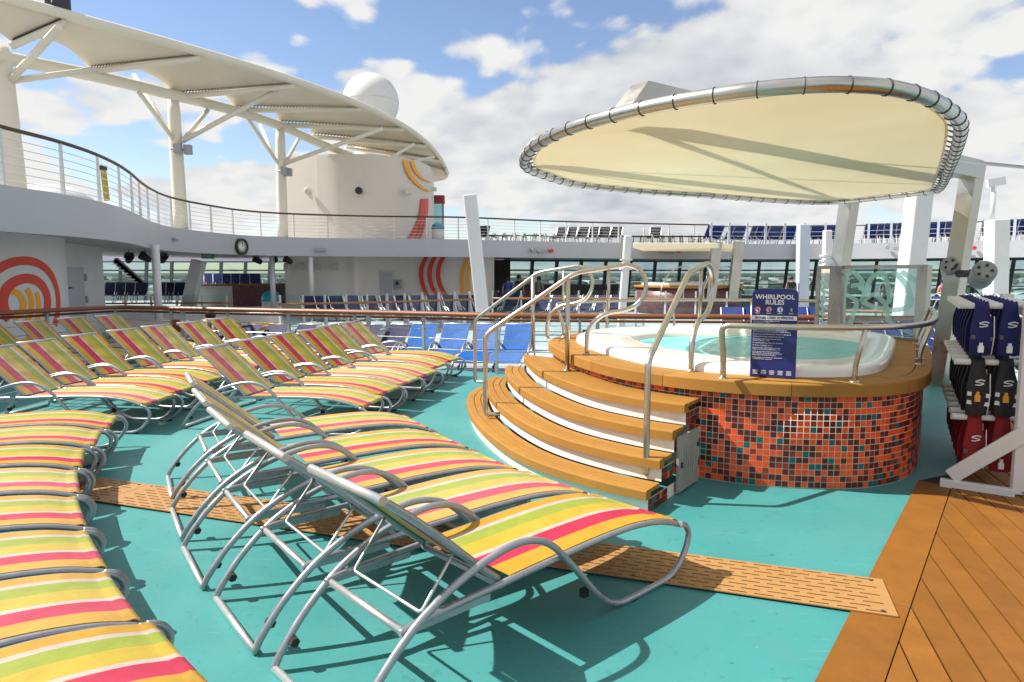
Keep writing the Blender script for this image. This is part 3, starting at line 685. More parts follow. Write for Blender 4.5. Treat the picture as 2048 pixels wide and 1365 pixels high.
# guard rails round the tub
def guard(i0, i1, label, posts):
    t_ = thing('tub_guard_rail', label, 'guard rail', (oc[i0 % NO].x, oc[i0 % NO].y, CZ), 0, 'guard rails round the whirlpool')
    idx = list(range(i0, i1 + 1, 3)); top = [oc[i % NO] + onrm[i % NO] * .0 + V(0, 0, 1.245) for i in idx]
    def foot(i): return [oc[i % NO] - onrm[i % NO] * .1 + V(0, 0, CZ), oc[i % NO] - onrm[i % NO] * .1 + V(0, 0, CZ + .12), oc[i % NO] + V(0, 0, 1.245)]
    P = fillet(foot(i0)[:2] + [top[0]] + top[2:-2] + [top[-1]] + foot(i1)[1::-1], .07, 5)
    MB().tube(P, .0235, 12).build('rail_tube', M['steel'], t_)
    for i in posts:
        f = foot(i); b = MB(); b.tube(fillet(f, .06, 4), .019, 10); b.build('post', M['steel'], t_)
    for i in [i0, i1] + list(posts):
        b = MB(); b.lathe([(.043, 0), (.043, .006), (.027, .012)], foot(i)[0], 16); b.build('flange', M['steel'], t_)
def near(x, y): return min(range(NO), key=lambda i: (oc[i].x - x) ** 2 + (oc[i].y - y) ** 2)
dirn = 1 if (near(2.3, 5.0) - near(1.6, 5.24)) % NO < NO / 2 else -1
ia, ib = near(1.6, 5.24), near(4.8, 7.85)
if ib < ia: ib += NO
def mid(f): return int(ia + (ib - ia) * f)
guard(ia, ib, 'curved stainless guard rail along the front and right of the whirlpool', [near(2.62, 5.03) if near(2.62, 5.03) > ia else near(2.62, 5.03) + NO, mid(.56), mid(.66), mid(.85)])
ic_, id_ = near(4.5, 9.5), near(.55, 8.75)
if id_ < ic_: id_ += NO
guard(ic_, id_, 'curved stainless guard rail behind the whirlpool', [int(ic_ + (id_ - ic_) * f) for f in (.25, .5, .75)])
# ---------------------------------------------------------------- whirlpool rules sign
sp_ = gz(1508, 757, CZ + .002); SA = R(-26)
sg = thing('rules_sign', 'navy whirlpool rules sign standing on the coping behind the guard rail', 'sign', (sp_.x, sp_.y + .1, CZ + .002), SA)
SW, SH, SD = .335, .70, .075
def rrect(w, h, r, n=5):
    o = []
    for cx_, cy_, a0 in ((w - r, h - r, 0), (r, h - r, 90)):
        for j in range(n + 1): a = R(a0 + 90 * j / n); o.append((cx_ + r * math.cos(a), cy_ + r * math.sin(a)))
    return [(w, 0)] + o + [(0, 0)]
def slab(poly, y0, y1, nm, mt, par, bevel=0):       # outline in x,z extruded along y
    k = len(poly); m_ = MB(); m_.add([(x, y0, z) for x, z in poly] + [(x, y1, z) for x, z in poly], [tuple(range(k))] + [tuple(range(2 * k - 1, k - 1, -1))] + [(i, k + i, k + (i + 1) % k, (i + 1) % k) for i in range(k)])
    return m_.build(nm, mt, par, False, bevel)
sb = slab(rrect(SW, SH, .05), 0, SD, 'sign_box', M['navyp'], sg, .006)
def text(s_, x, z, size, mt, par, nm='lettering', align='LEFT', sx=1.0, y=-.0035, bold=0.0):
    cu = bpy.data.curves.new('t', 'FONT'); cu.body = s_; cu.size = size; cu.align_x = align; cu.align_y = 'CENTER'; cu.extrude = .0008; cu.offset = bold; cu.resolution_u = 2
    to = bpy.data.objects.new('t', cu); COL.objects.link(to); bpy.context.view_layer.update()
    me = bpy.data.meshes.new_from_object(to.evaluated_get(bpy.context.evaluated_depsgraph_get())); bpy.data.objects.remove(to)
    Mx = Matrix.Translation((x, y, z)) @ Matrix.Rotation(PI / 2, 4, 'X') @ Matrix.Diagonal((sx, 1, 1, 1)); me.transform(Mx)
    me.materials.clear(); me.materials.append(mt); o = bpy.data.objects.new(nm, me); COL.objects.link(o); o.parent = par; return o
text('WHIRLPOOL', SW / 2, .634, .05, M['print'], sb, align='CENTER', bold=.0012); text('RULES', SW / 2, .592, .05, M['print'], sb, align='CENTER', bold=.0012)
for i in range(4):
    x = .045 + i * .0815; z = .537
    b = MB(); b.lathe([(.021, 0), (.021, .002)], (0, 0, 0), 20, M=Matrix.Rotation(PI / 2, 3, 'X')); b.v = [(v[0] + x, v[1], v[2] + z) for v in b.v]
    ico = b.build('icon_disc', M['print'] if i < 3 else M['navyp'], sb, False)
    if i < 2:
        b = MB(); b.tube([(x + .021 * math.cos(a * PI / 10), -.003, z + .021 * math.sin(a * PI / 10)) for a in range(20)], .003, 6, True); b.tube([(x - .014, -.004, z + .014), (x + .014, -.004, z - .014)], .0022, 6); b.build('red_ring', M['red'], ico, False)
    b = MB(); b.lathe([(.0, -.005), (.005, 0), (0, .005)], (x + .002, -.004, z + .009), 8); b.tube([(x + .001, -.003, z + .004), (x - .004, -.003, z - .004), (x + .005, -.003, z - .008), (x + .004, -.003, z - .015)], .003, 6); b.tube([(x, -.003, z + .002), (x + .009, -.003, z - .001)], .002, 6)
    b.build('pictogram', M['navyp'] if i < 3 else M['print'], ico, False)
    b = MB(); b.box((x, -.001, z - .029), (.034, .001, .004)); b.build('caption', M['print'], ico, False)
b = MB(); b.box((SW / 2, -.002, .472), (SW - .006, .003, .034)); pn_ = b.build('white_band', M['print'], sb, False)
text('BATHER LOAD: 10 PERSONS', SW / 2, .472, .026, M['dark'], sb, align='CENTER', y=-.005, sx=.86, bold=.0007)
lines = ['Use Recreational Water Facilities Act NSF', 'Care is Required on duty', 'Children under supervision of a parent or legal guardian', 'as at times swim is at your own risk and attentive',
         'SAFETY', '', 'All patrons around the pool may be slippery when wet', 'Please use extra caution when walking around the pool area', '', 'No glassware or food allowed inside the pool or seating area', '', 'Use handrails and steps to enter and exit the pool', '',
         'Do not enter facilities if you are experiencing', 'diarrhea, vomiting or fever', '', 'No swimming after use of alcohol or medications', '', 'No diving or jumping at any time', '', 'Exposure to heat may be hazardous to health', 'Pregnant women consult doctors before use', '', 'Elderly persons, those with heart conditions',
         'CAUTION: Do not stay longer than 15 minutes', 'Shower before entering the whirlpool', '', 'Please contact a crew member for any questions', 'Thank you for your cooperation']
z = .445
for s_ in lines:
    if s_: text(s_, .014, z, .0122, M['print'], sb, sx=.93); z -= .0128
    else: z -= .0062
for i in range(5):
    for j in range(4): b = MB(); b.box((.04 + i * .062, -.001, .055 - j * .009), (.04 - .004 * ((i + j) % 3), .001, .0035)); b.build('small_print', M['print'], sb, False)
b = MB(); b.box((SW + .002, .04, .12), (.004, .03, .16)); b.build('hinge_strip', M['steel'], sg, False)
# ================================================================ canopy over the whirlpool
CP = [(1049, 321), (1068, 294), (1133, 260), (1240, 228), (1340, 206), (1440, 190), (1530, 178), (1620, 171), (1700, 170), (1780, 176), (1848, 193), (1892, 216), (1922, 250), (1912, 302), (1895, 345), (1883, 372),
      (1865, 382), (1780, 392), (1700, 401), (1655, 404), (1600, 403), (1530, 399), (1400, 389), (1280, 381), (1150, 367), (1088, 350), (1056, 337)]
CCZ = 2.8
cp = [gz(x, y, CCZ) for x, y in CP]; cpl = crom(cp, 6, True); ccen = sum(cpl, Vector()) / len(cpl)
cv = thing('whirlpool_canopy', 'cream fabric canopy laced inside a stainless ring above the whirlpool', 'canopy', ccen)
cpl2 = resample(cpl + [cpl[0]], .09)[:-1]; NC = len(cpl2)
MB().tube(cpl2, .05, 16, True).build('ring_tube', M['steel'], cv)
inn = []
for i in range(NC):
    d = (cpl2[(i + 2) % NC] - cpl2[i - 2]).normalized(); n = V(-d.y, d.x, 0)
    if (ccen - cpl2[i]).dot(n) < 0: n = -n
    inn.append(n)
m_ = bpy.data.materials.new('canopy_fabric'); m_.use_nodes = True; t = m_.node_tree; t.nodes.clear(); n_ = t.nodes.new; l_ = t.links.new
o_ = n_('ShaderNodeOutputMaterial'); df = n_('ShaderNodeBsdfDiffuse'); tr = n_('ShaderNodeBsdfTranslucent'); c_ = n_('ShaderNodeTexCoord')
nz = n_('ShaderNodeTexNoise'); l_(c_.outputs['Object'], nz.inputs['Vector']); nz.inputs['Scale'].default_value = .9; nz.inputs['Detail'].default_value = 7; rp = n_('ShaderNodeValToRGB'); l_(nz.outputs[0], rp.inputs[0])
rp.color_ramp.elements[0].position = .3; rp.color_ramp.elements[0].color = (.84, .78, .62, 1); rp.color_ramp.elements[1].position = .7; rp.color_ramp.elements[1].color = (.88, .83, .68, 1)
l_(rp.outputs[0], df.inputs[0]); l_(rp.outputs[0], tr.inputs[0]); ms = n_('ShaderNodeMixShader'); ms.inputs[0].default_value = .4; l_(df.outputs[0], ms.inputs[1]); l_(tr.outputs[0], ms.inputs[2]); tp_ = n_('ShaderNodeBsdfTransparent'); mt_ = n_('ShaderNodeMixShader'); mt_.inputs[0].default_value = .05; l_(ms.outputs[0], mt_.inputs[1]); l_(tp_.outputs[0], mt_.inputs[2]); l_(mt_.outputs[0], o_.inputs[0]); M['canopy'] = m_
fab = [p + n * .1 for p, n in zip(cpl2, inn)]
b = MB(); rows = []
for q in (0, .04, .1, .25, .45, .65, .85, 1.0):
    rows.append([p.lerp(ccen, q) + V(0, 0, .02 - .012 * math.sin(PI * min(1, q * 1.0))) for p in fab])
b.grid(rows, closed=True)
b.grid([[v + V(0, 0, -.004) for v in r] for r in rows][::-1], closed=True)
b.grid([[v + V(0, 0, -.004) for v in rows[0]], rows[0]], closed=True, sm=False)
b.build('fabric', M['canopy'], cv)
hem = [p + V(0, 0, .018) for p in fab]; MB().tube(hem, .012, 6, True).build('hem_rope', M['canopy'], cv)
for i in range(0, NC, 3):                               # cord lashings: loop round the tube, cord to the hem
    p, n = cpl2[i], inn[i]; d = (cpl2[(i + 1) % NC] - cpl2[i - 1]).normalized()
    b = MB(); b.tube([p + (n * math.cos(a * PI / 6) + V(0, 0, 1) * math.sin(a * PI / 6)) * .053 for a in range(12)], .004, 5, True)
    j = (i + 1) % NC
    b.tube([p + n * .05, fab[i] + V(0, 0, .018)], .005, 5); b.tube([fab[i] + V(0, 0, .018), cpl2[j] + inn[j] * .05], .004, 5)
    b.build('lacing', M['rope'], cv)
# stainless portal frames carrying it
fd = V(.78, .626, 0); fx = V(.626, -.78, 0)
def portal(e, c, w, zb, hb, label, foot):
    t_ = thing('steel_portal', label, 'support frame', (foot.x, foot.y, -.3), 0, 'stainless frames carrying the whirlpool canopy')
    b = MB(); e2 = e + fd * .55
    e1 = e + fd * .22; q0 = [e - fx * (w / 2), e + fx * (w / 2), e1 + fx * (w / 2), e1 - fx * (w / 2)]; c0 = [c - fx * (w / 2), c + fx * (w / 2)]
    lo, hi = zb - hb / 2, zb + hb / 2; b.add([V(q0[0].x, q0[0].y, lo), V(q0[1].x, q0[1].y, lo), V(q0[2].x, q0[2].y, hi), V(q0[3].x, q0[3].y, hi), V(c0[0].x, c0[0].y, lo), V(c0[1].x, c0[1].y, lo), V(c0[1].x, c0[1].y, hi), V(c0[0].x, c0[0].y, hi)], [(0, 3, 2, 1), (4, 5, 6, 7), (0, 1, 5, 4), (1, 2, 6, 5), (2, 3, 7, 6), (3, 0, 4, 7)]); b.build('top_beam', M['steel_b'], t_, bevel=.008)
    k = V(c.x, c.y, zb)
    b = MB(); q = k + fd * .0
    b.beam(q + fd * .0 + V(0, 0, hb / 2 + .002), V(foot.x, foot.y, -.3), hb * 1.15, w * .98, up=fx, w2=hb * .95); b.build('leg', M['steel_b'], t_, bevel=.008)
    b = MB(); b.box((foot.x, foot.y, -.29), (.7, .6, .02), math.atan2(fd.y, fd.x)); b.build('base_plate', M['steel_b'], t_)
    for s_ in (0.25, .5, .75):
        p = e.lerp(c, s_); 
        b = MB(); b.tube([V(p.x, p.y, zb - hb * .4), V(p.x, p.y, CCZ + .02)], .012, 6); b.build('hanger', M['steel'], t_)
    return t_
E1, C1 = gz(1240, 180, 3.12), gz(1948, 335, 3.12); E2 = gz(1050, 276, 3.12); C2 = E2 + (C1 - E1)
fdv = (C1 - E1).normalized(); fd = V(fdv.x, fdv.y, 0).normalized(); fx = V(fd.y, -fd.x, 0)
portal(E1, C1, .22, 3.08, .25, 'tall stainless frame on the right carrying the near side of the canopy', V(C1.x - .28, C1.y + .1, 0))
portal(E2, C2, .22, 3.08, .25, 'stainless frame behind the whirlpool carrying the far side of the canopy', V(C2.x - .28, C2.y + .1, 0))
for s_ in (.18, .42, .66):                                # thin bracing wires above the fabric
    p = E1.lerp(C1, s_); q = E2.lerp(C2, s_ + .3)
wt = thing('canopy_bracing', 'slim braces crossing above the fabric between the two canopy beams', 'bracing', (E1.x, E1.y, 2.98))
for a, c, r_ in ((E1.lerp(C1, .02), E2.lerp(C2, .93), .045), (E2.lerp(C2, .05), E1.lerp(C1, .9), .022), (E1.lerp(C1, .3), E1.lerp(C1, 1) + fx * 1.1, .022), (E2.lerp(C2, .0) - fx * .0, E2.lerp(C2, .95) - fx * .9, .02)):
    b = MB(); b.tube([V(a.x, a.y, 2.93), V(c.x, c.y, 2.93)], r_, 8); b.build('brace_tube', M['steel'], wt)
# twin loudspeakers on the right frame leg
lp = gy(1958, 540, C1.y - .35)
for i, (px, py, r_) in enumerate(((1966, 548, .15), (1902, 536, .13))):
    p = gy(px, py, C1.y - .45 + i * .5)
    t_ = thing('loudspeaker', ('grey drum loudspeaker on the right side of the canopy leg', 'grey drum loudspeaker peeking out left of the canopy leg')[i], 'loudspeaker', p, 0, 'drum loudspeakers on the canopy leg')
    Mx = Matrix.Rotation(R(-25 - 10 * i), 3, 'Z') @ Matrix.Rotation(R(70), 3, 'X')
    b = MB(); b.lathe([(.0, -.26), (r_ * .9, -.26), (r_, -.2), (r_, .1), (r_ * .96, .12)], p, 20, M=Mx); b.build('drum', M['grey'], t_)
    b = MB(); b.lathe([(r_ * .9, .121), (r_ * .88, .13), (r_ * .3, .11), (0, .12)], p, 20, M=Mx); b.build('cone', mat('speaker_grille', (.3, .3, .29), .6), t_)
    for j in range(5):
        a = 2 * PI * j / 5; q = p + Mx @ V(r_ * .55 * math.cos(a), r_ * .55 * math.sin(a), .125)
        b = MB(); b.lathe([(0, -.003), (r_ * .14, 0), (r_ * .14, .012), (0, .012)], q, 8, M=Mx); b.build('port', M['dark'], t_)
    b = MB(); b.tube([p, V(C1.x - .2, C1.y - .1, p.z)], .05, 8); b.build('bracket', M['dark'], t_)
# ================================================================ glass screen behind the tub
P0, P1, P1b, P2 = gy(1634, 660, 9.62), gy(1660, 660, 9.35), gy(1684, 660, 9.15), gy(1846, 660, 8.15)
gs = thing('glass_screen', 'etched glass wind screen in a stainless frame behind the whirlpool', 'glass screen', (P1.x, P1.y, CZ))
GT = 1.735
def wallpane(a, c, z0, z1, th, mt, nm, par):
    m_ = MB(); d = (c - a); d.z = 0; d.normalize(); n = V(d.y, -d.x, 0) * th / 2; A, Cc = V(a.x, a.y, 0), V(c.x, c.y, 0)
    m_.add([A - n + V(0, 0, z0), Cc - n + V(0, 0, z0), Cc + n + V(0, 0, z0), A + n + V(0, 0, z0), A - n + V(0, 0, z1), Cc - n + V(0, 0, z1), Cc + n + V(0, 0, z1), A + n + V(0, 0, z1)],
           [(3, 2, 1, 0), (4, 5, 6, 7), (0, 1, 5, 4), (1, 2, 6, 5), (2, 3, 7, 6), (3, 0, 4, 7)]); return m_.build(nm, mt, par)
wallpane(P0, P1, CZ + .03, GT - .04, .012, M['glass'], 'pane', gs); pg = wallpane(P1b, P2, CZ + .03, GT - .04, .012, M['glass'], 'pane', gs)
wallpane(P1, P1b, CZ - .02, GT, .1, M['steel_b'], 'post', gs)
d2 = (P2 - P1b).normalized(); wallpane(P2 - d2 * .09, P2 + d2 * .04, CZ - .02, GT, .09, M['steel_b'], 'post', gs)
wallpane(P0 - d2 * .03, P0 + d2 * .02, CZ - .02, GT, .05, M['steel_b'], 'post', gs)
for a, c in ((P0, P1), (P1b, P2)):
    wallpane(a, c, GT - .04, GT + .005, .06, M['steel_b'], 'top_rail', gs); wallpane(a, c, CZ - .02, CZ + .035, .06, M['steel_b'], 'bottom_rail', gs)
def etch(pts, w, a, c, par, yo=-.009):                   # frosted band drawn on the pane (u along pane, z)
    d = c - a; d.z = 0; L = d.length; d.normalize(); n = V(d.y, -d.x, 0) * yo * -1
    P = crom([V(u, z, 0) for u, z in pts], 6); up, lo = [], []
    for i, p in enumerate(P):
        t_ = (P[min(i + 1, len(P) - 1)] - P[max(i - 1, 0)]).normalized(); q = V(-t_.y, t_.x, 0) * w / 2
        for lst, s_ in ((up, 1), (lo, -1)):
            r_ = p + q * s_; r_.x = min(max(r_.x, .01), 1.0) ; lst.append(V(a.x, a.y, 0) + d * (r_.x * L) + n + V(0, 0, min(max(CZ + .04 + r_.y * (GT - CZ - .1), CZ + .04), GT - .05)))
    m2_ = MB(); m2_.grid([up, lo], sm=False); m2_.build('etched_band', M['frost'], par)
for pts in ([(.02, .9), (.12, .97), (.25, .8), (.1, .75)], [(.25, .5), (.35, .85), (.5, .95), (.6, .6), (.55, .5), (.4, .62), (.25, .5)], [(.25, .5), (.45, .42), (.7, .4), (.85, .5), (.8, .75), (.7, .9), (.62, .98)],
            [(.55, .5), (.6, .25), (.75, .12), (.95, .05)], [(.02, .62), (.18, .5), (.15, .3), (.1, .05)], [(.72, .98), (.95, .8)]): etch(pts, .07, P1b, P2, pg)
for k in range(7): etch([(.1, .95 - k * .13), (.5, .86 - k * .13), (.3, .8 - k * .13), (.9, .74 - k * .13)], .05, P0, P1, gs)

# ================================================================ near handrail with wooden cap
rl = thing('deck_railing', 'railing with varnished wooden handrail along the back of the teal deck', 'railing', (RAILP[2][0], RAILP[2][1], 0))
RZ = .955
rp_ = fillet([V(x, y, RZ) for x, y in RAILP], .35, 6)
m2 = MB(); rows = []
for i, p in enumerate(rp_):
    d = (rp_[min(i + 1, len(rp_) - 1)] - rp_[max(i - 1, 0)]).normalized(); n = V(d.y, -d.x, 0)
    rows.append([p + n * a + V(0, 0, c) for a, c in ((-.065, -.035), (-.07, .0), (-.05, .035), (0, .042), (.05, .035), (.07, 0), (.065, -.035), (.0, -.04))])
m2.grid(rows, closed=True); m2.build('handrail', M['mahog'], rl)
low = [p + V(0, 0, -.085) for p in rp_]; MB().tube([p + V(0, .10, 0) for p in low], .022, 8).build('lower_tube', M['mahog'], rl)
for k, z in enumerate((.18, .36, .54, .70)):
    if k in (0,): pass
    MB().tube([V(p.x, p.y, z) for p in rp_], .008, 6).build('wire', M['steel'], rl)
M['post_grey'] = mat('grey_post_paint', (.36, .38, .4), .45, 0, .06, 3)
sR = arclen(rp_); s = .5; kk = 0
while s < sR[-1]:
    p, d = on(rp_, sR, s); b = MB(); b.box((p.x, p.y, RZ / 2 - .01), (.04, .055, RZ - .02), math.atan2(d.y, d.x)); b.build('post', M['post_grey'], rl)
    if kk % 3 == 1:
        q, _ = on(rp_, sR, s + .28); b = MB(); b.box((q.x, q.y, RZ / 2 - .01), (.06, .06, RZ - .02), math.atan2(d.y, d.x)); b.build('post', M['post_grey'], rl)
        c = (p + q) / 2; b = MB(); b.box((c.x, c.y - .02, .62), (.2, .03, .24), math.atan2(d.y, d.x)); b.build('wood_panel', M['mahog'], rl)
    s += 1.35; kk += 1

# ================================================================ life jacket rack
ru = V(.5, .866, 0); rn = V(.94, -.34, 0)                 # ru: along the rack, away from the camera
K0 = gz(2026, 997, 0); K0 = V(K0.x, K0.y, 0)
rk = thing('life_jacket_rack', 'white tube rack holding life jackets at the right photo edge', 'rack', K0)
LV = (1.40, .975, .55)
b = MB(); c = K0 + V(.07, 0, 0); b.box((c.x, c.y, .74), (.16, .05, 1.42), R(-12)); b.build('front_post', M['white'], rk, bevel=.006)
c2 = c + ru * 1.75; b = MB(); b.box((c2.x, c2.y, .74), (.1, .05, 1.42), R(-12)); b.build('rear_post', M['white'], rk, bevel=.006)
a = gz(1880, 966, .03); ft = V(a.x, a.y, .035); b = MB(); b.beam(ft, V(c.x - .06, c.y, .035), .06, .065); b.build('foot_beam', M['white'], rk, bevel=.005)
tp = gy(2012, 888, K0.y); b = MB(); b.beam(V(ft.x + .06, ft.y - .03, .09), V(c.x - .03, c.y - .03, .5), .05, .11); b.build('brace', M['white'], rk, bevel=.005)
for z in LV:
    b = MB(); b.beam(V(c.x, c.y + .03, z - .03), V(c2.x, c2.y, z - .03), .06, .1); b.build('side_beam', M['white'], rk, bevel=.005)
for i in range(7):
    bolt = MB(); bolt.lathe([(.007, 0), (.007, .004)], c + V(-.02 + .05 * (i % 2), -.026, .05 + i * .2), 8, M=Matrix.Rotation(PI / 2, 3, 'X')); bolt.build('bolt', M['dark'], rk)
tubes = []
for li, z in enumerate(LV):
    for i in range(7):
        base = V(c.x, c.y, 0) + ru * (.2 + i * .27) + V(.03, 0, z); tip = base + V(-.5, .12, 0) - V(.0, 0, 0)
        b = MB(); b.tube([base, tip], .024, 10); b.build('arm_tube', M['white'], rk); tubes.append((li, i, base, tip))
M['v_blue'] = mat('navy_vest_fabric', srgb(20, 22, 84), .8, 0, .18, 14, bump=.25, bs=60)
M['v_black'] = mat('black_vest_fabric', (.014, .014, .016), .75, 0, .3, 14, bump=.25, bs=60)
M['v_red'] = mat('red_vest_fabric', srgb(128, 12, 22), .8, 0, .18, 14, bump=.25, bs=60)
M['strap'] = mat('grey_webbing', (.1, .1, .11), .8); M['wstrap'] = mat('white_webbing', (.7, .69, .66), .8); M['amber'] = mat('amber_buckle', (.75, .33, .03), .4)
def vest(base, tip, f0, f1, h, mt, label, group, kind):
    d = (tip - base); L = d.length; d.normalize(); n = V(d.y, -d.x, 0)
    if n.y > 0: n = -n
    a, c_ = base + d * (f0 * L), base + d * (f1 * L); w = (c_ - a).length; mid_ = (a + c_) / 2; off_z = .03
    t_ = thing('life_vest', label, 'life vest', V(mid_.x, mid_.y, mid_.z - h), 0, group)
    m_ = MB(); prof_ = []                                   # u across, v down, front then over the tube to the back
    path = [(-.05, -h), (-.062, -h * .75), (-.06, -h * .4), (-.045, -.08), (-.034, 0), (0, .034), (.034, 0), (.045, -.08), (.055, -h * .5), (.05, -h * .95)]
    path = [(q.x, q.y) for q in crom([V(x, y, 0) for x, y in path], 3)]
    rows = []
    for i, (o_, v) in enumerate(path):
        k = min(1, abs(v) / h); ww = w * (.62 + .38 * min(1, max(0, (k - .12) * 3))) * (1 - .12 * max(0, k - .8) / .2)
        rows.append([mid_ + d * ((j / 8 - .5) * ww) + n * (-o_ * (1 + .35 * math.sin(PI * j / 8))) + V(0, 0, v + .004 * math.sin(j * 2.1 + i)) for j in range(9)])
    m_.grid(rows); inner_ = [[p - (n * (-path[i][0] / abs(path[i][0] + 1e-6)) * .02 if abs(path[i][0]) > .01 else V(0, 0, .012)) for p in r] for i, r in enumerate(rows)]
    m_.grid([r[::-1] for r in inner_]); m_.grid([rows[0][::-1], inner_[0][::-1]][::-1], sm=False); m_.grid([rows[-1], inner_[-1]], sm=False)
    for e_ in (0, -1): m_.grid([[r[e_] for r in rows], [r[e_] for r in inner_]] if e_ else [[r[e_] for r in inner_], [r[e_] for r in rows]], sm=False)
    bo = m_.build('vest_body', mt, t_)
    fr_ = lambda u, v, o=.085: mid_ + d * (u * w) + n * o + V(0, 0, -v * h)
    for v in ((.62, .78) if kind == 'black' else (.66,)):
        b = MB(); b.beam(fr_(-.5, v, .07), fr_(.5, v - .04, .07), .008, .03); b.build('strap', M['wstrap'] if kind == 'black' else M['strap'], t_)
    b = MB(); b.box(fr_(.1, .86 if kind != 'black' else .66, .092), (.035, .014, .05), math.atan2(d.y, d.x)); b.box(fr_(.1, .8 if kind != 'black' else .6, .092), (.02, .012, .05), math.atan2(d.y, d.x)); b.build('buckle', M['amber'] if kind == 'black' else M['print'], t_)
    lg = [(.18, .335), (.05, .315), (-.12, .335), (-.14, .355), (.1, .375), (.12, .395), (-.04, .415), (-.17, .41)]
    sgn = -1 if d.x < 0 else 1
    b = MB(); q = crom([fr_(u * sgn * 1.2, v, .084) for u, v in lg], 4); b.tube(q, .0045, 5); b.build('emblem', M['print'], t_)
    b = MB(); b.tube([fr_(-.47, .2, .065), fr_(-.5, .6, .075), fr_(-.46, .97, .06)], .004, 5); b.build('piping', M['wstrap'], t_)
    return t_
cn = {'blue': ('v_blue', 'navy blue life vests on the top arms', .37), 'black': ('v_black', 'black life vests on the middle arms', .40), 'red': ('v_red', 'red life vests on the bottom arms', .40)}
for li, i, base, tip in tubes:
    kd = ('blue', 'black', 'red')[li]; mt, gp, h = cn[kd]
    for q, (f0, f1) in enumerate(((.2, .5), (.57, .86))):
        side = 'inner' if q == 0 else 'outer'
        nm = {'blue': 'navy blue', 'black': 'black', 'red': 'red'}[kd]
        lv_ = {'blue': 'top', 'black': 'middle', 'red': 'bottom'}[kd]
        vest(base, tip, f0, f1, h, M[mt], '%s life vest on the %s end of the %s %s rack arm' % (nm, side, ORD[i] + ' nearest' if i else 'nearest', lv_), gp, kd)
# ================================================================ upper deck ring
ZU, ZB = 3.15, 2.35
FA = [(-9.0, -2), (-8.95, 5), (-8.87, 10), (-8.75, 12.2), (-8.66, 13.3), (-8.76, 14.6), (-9.1, 16.1), (-9.6, 17.6), (-10.3, 19.4), (-10.85, 21.0), (-11.35, 23.0), (-11.4, 25.2), (-10.85, 28.2), (-9.1, 29.9), (-5.9, 31.0), (-2.2, 31.6),
      (1.8, 33.8), (5.7, 35.2), (10.8, 36.6), (15.6, 36.8), (19.7, 34.9), (23.2, 32.8), (28, 29.5), (33, 25)]
fa = crom([(x, y, 0) for x, y in FA], 6); fa = resample(fa, .3); NF_ = len(fa)
fn = []
for i in range(NF_):
    d = (fa[min(i + 2, NF_ - 1)] - fa[max(i - 2, 0)]).normalized(); fn.append(V(-d.y, d.x, 0))      # outboard
def fo_(o, z): return [p + n * o + V(0, 0, z) for p, n in zip(fa, fn)]
outb = []
for p in fa:
    if p.y < 21: outb.append(V(-24, p.y * 1.3 - 2, 0))
    else:
        d = p - V(3, 12, 0); outb.append(p + d.normalized() * 13)
for i in range(1, NF_): 
    pass
b = MB(); b.grid([fo_(0, ZB), fo_(0, ZU)]); b.grid([fo_(.12, ZU + .001), fo_(.12, ZB)]); b.grid([fo_(0, ZU), fo_(.12, ZU + .001)], sm=False); b.grid([fo_(.12, ZB), fo_(0, ZB)], sm=False)
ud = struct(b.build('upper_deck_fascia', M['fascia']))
b = MB(); b.grid([fo_(.12, ZU - .06), [p + V(0, 0, ZU - .06) for p in outb]], sm=False); M['udeck'] = mat('upper_deck_floor', (.3, .3, .3), .6, 0, .1, .5); struct(b.build('upper_deck_floor', M['udeck']))
b = MB(); b.grid([[p + V(0, 0, ZB + .1) for p in outb], fo_(.1, ZB + .1)], sm=False); M['ceil'] = mat('deck_ceiling', (.5, .47, .44), .6, 0, .06, .5); struct(b.build('upper_deck_ceiling', M['ceil']))
# railing along its edge
ur = thing('upper_deck_railing', 'white wire railing with dark wooden cap along the upper deck edge', 'railing', (fa[30].x, fa[30].y, ZU))
i0 = next(i for i, p in enumerate(fa) if p.y > 7); i1 = next(i for i, p in enumerate(fa) if p.x > 10.4)
e_ = [p + n * .06 for p, n in zip(fa, fn)]
sg_ = e_[i0:i1 + 1]
M['cap'] = mat('dark_wooden_cap', (.075, .035, .02), .4, 0, .2, 3)
MB().tube([p + V(0, 0, ZU + 1.0) for p in sg_], .038, 8).build('wooden_cap', M['cap'], ur)
for k in range(6): MB().tube([p + V(0, 0, ZU + .1 + k * .145) for p in sg_[::2]], .009, 5).build('wire', M['white'], ur)
sS = arclen(sg_); s = .4
while s < sS[-1] - .1:
    p, d = on(sg_, sS, s); far_ = p.length > 24
    b = MB(); a_ = math.atan2(d.y, d.x); b.beam(p + V(0, 0, ZU), p + V(0, 0, ZU + .97), .07, .05, up=(d.x, d.y, 0), w2=.04); b.build('post', M['white'], ur); s += 1.45
ur2 = thing('upper_deck_railing', 'railing with broad grey posts in front of the blue loungers on the upper right deck', 'railing', (fa[i1].x, fa[i1].y, ZU))
sg2 = e_[i1:]; MB().tube([p + V(0, 0, ZU + .92) for p in sg2], .03, 6).build('top_rail', M['dark'], ur2)
for k in range(3): MB().tube([p + V(0, 0, ZU + .2 + k * .22) for p in sg2[::2]], .009, 5).build('wire', M['white'], ur2)
sS2 = arclen(sg2); s = .1; M['bluegrey'] = mat('blue_grey_paint', (.5, .54, .62), .45, 0, .05, 1)
while s < sS2[-1]:
    p, d = on(sg2, sS2, s); b = MB(); b.box(p + V(0, 0, ZU + .55), (.11, .08, 1.1), math.atan2(d.y, d.x)); b.build('post', M['bluegrey'], ur2); s += 1.02
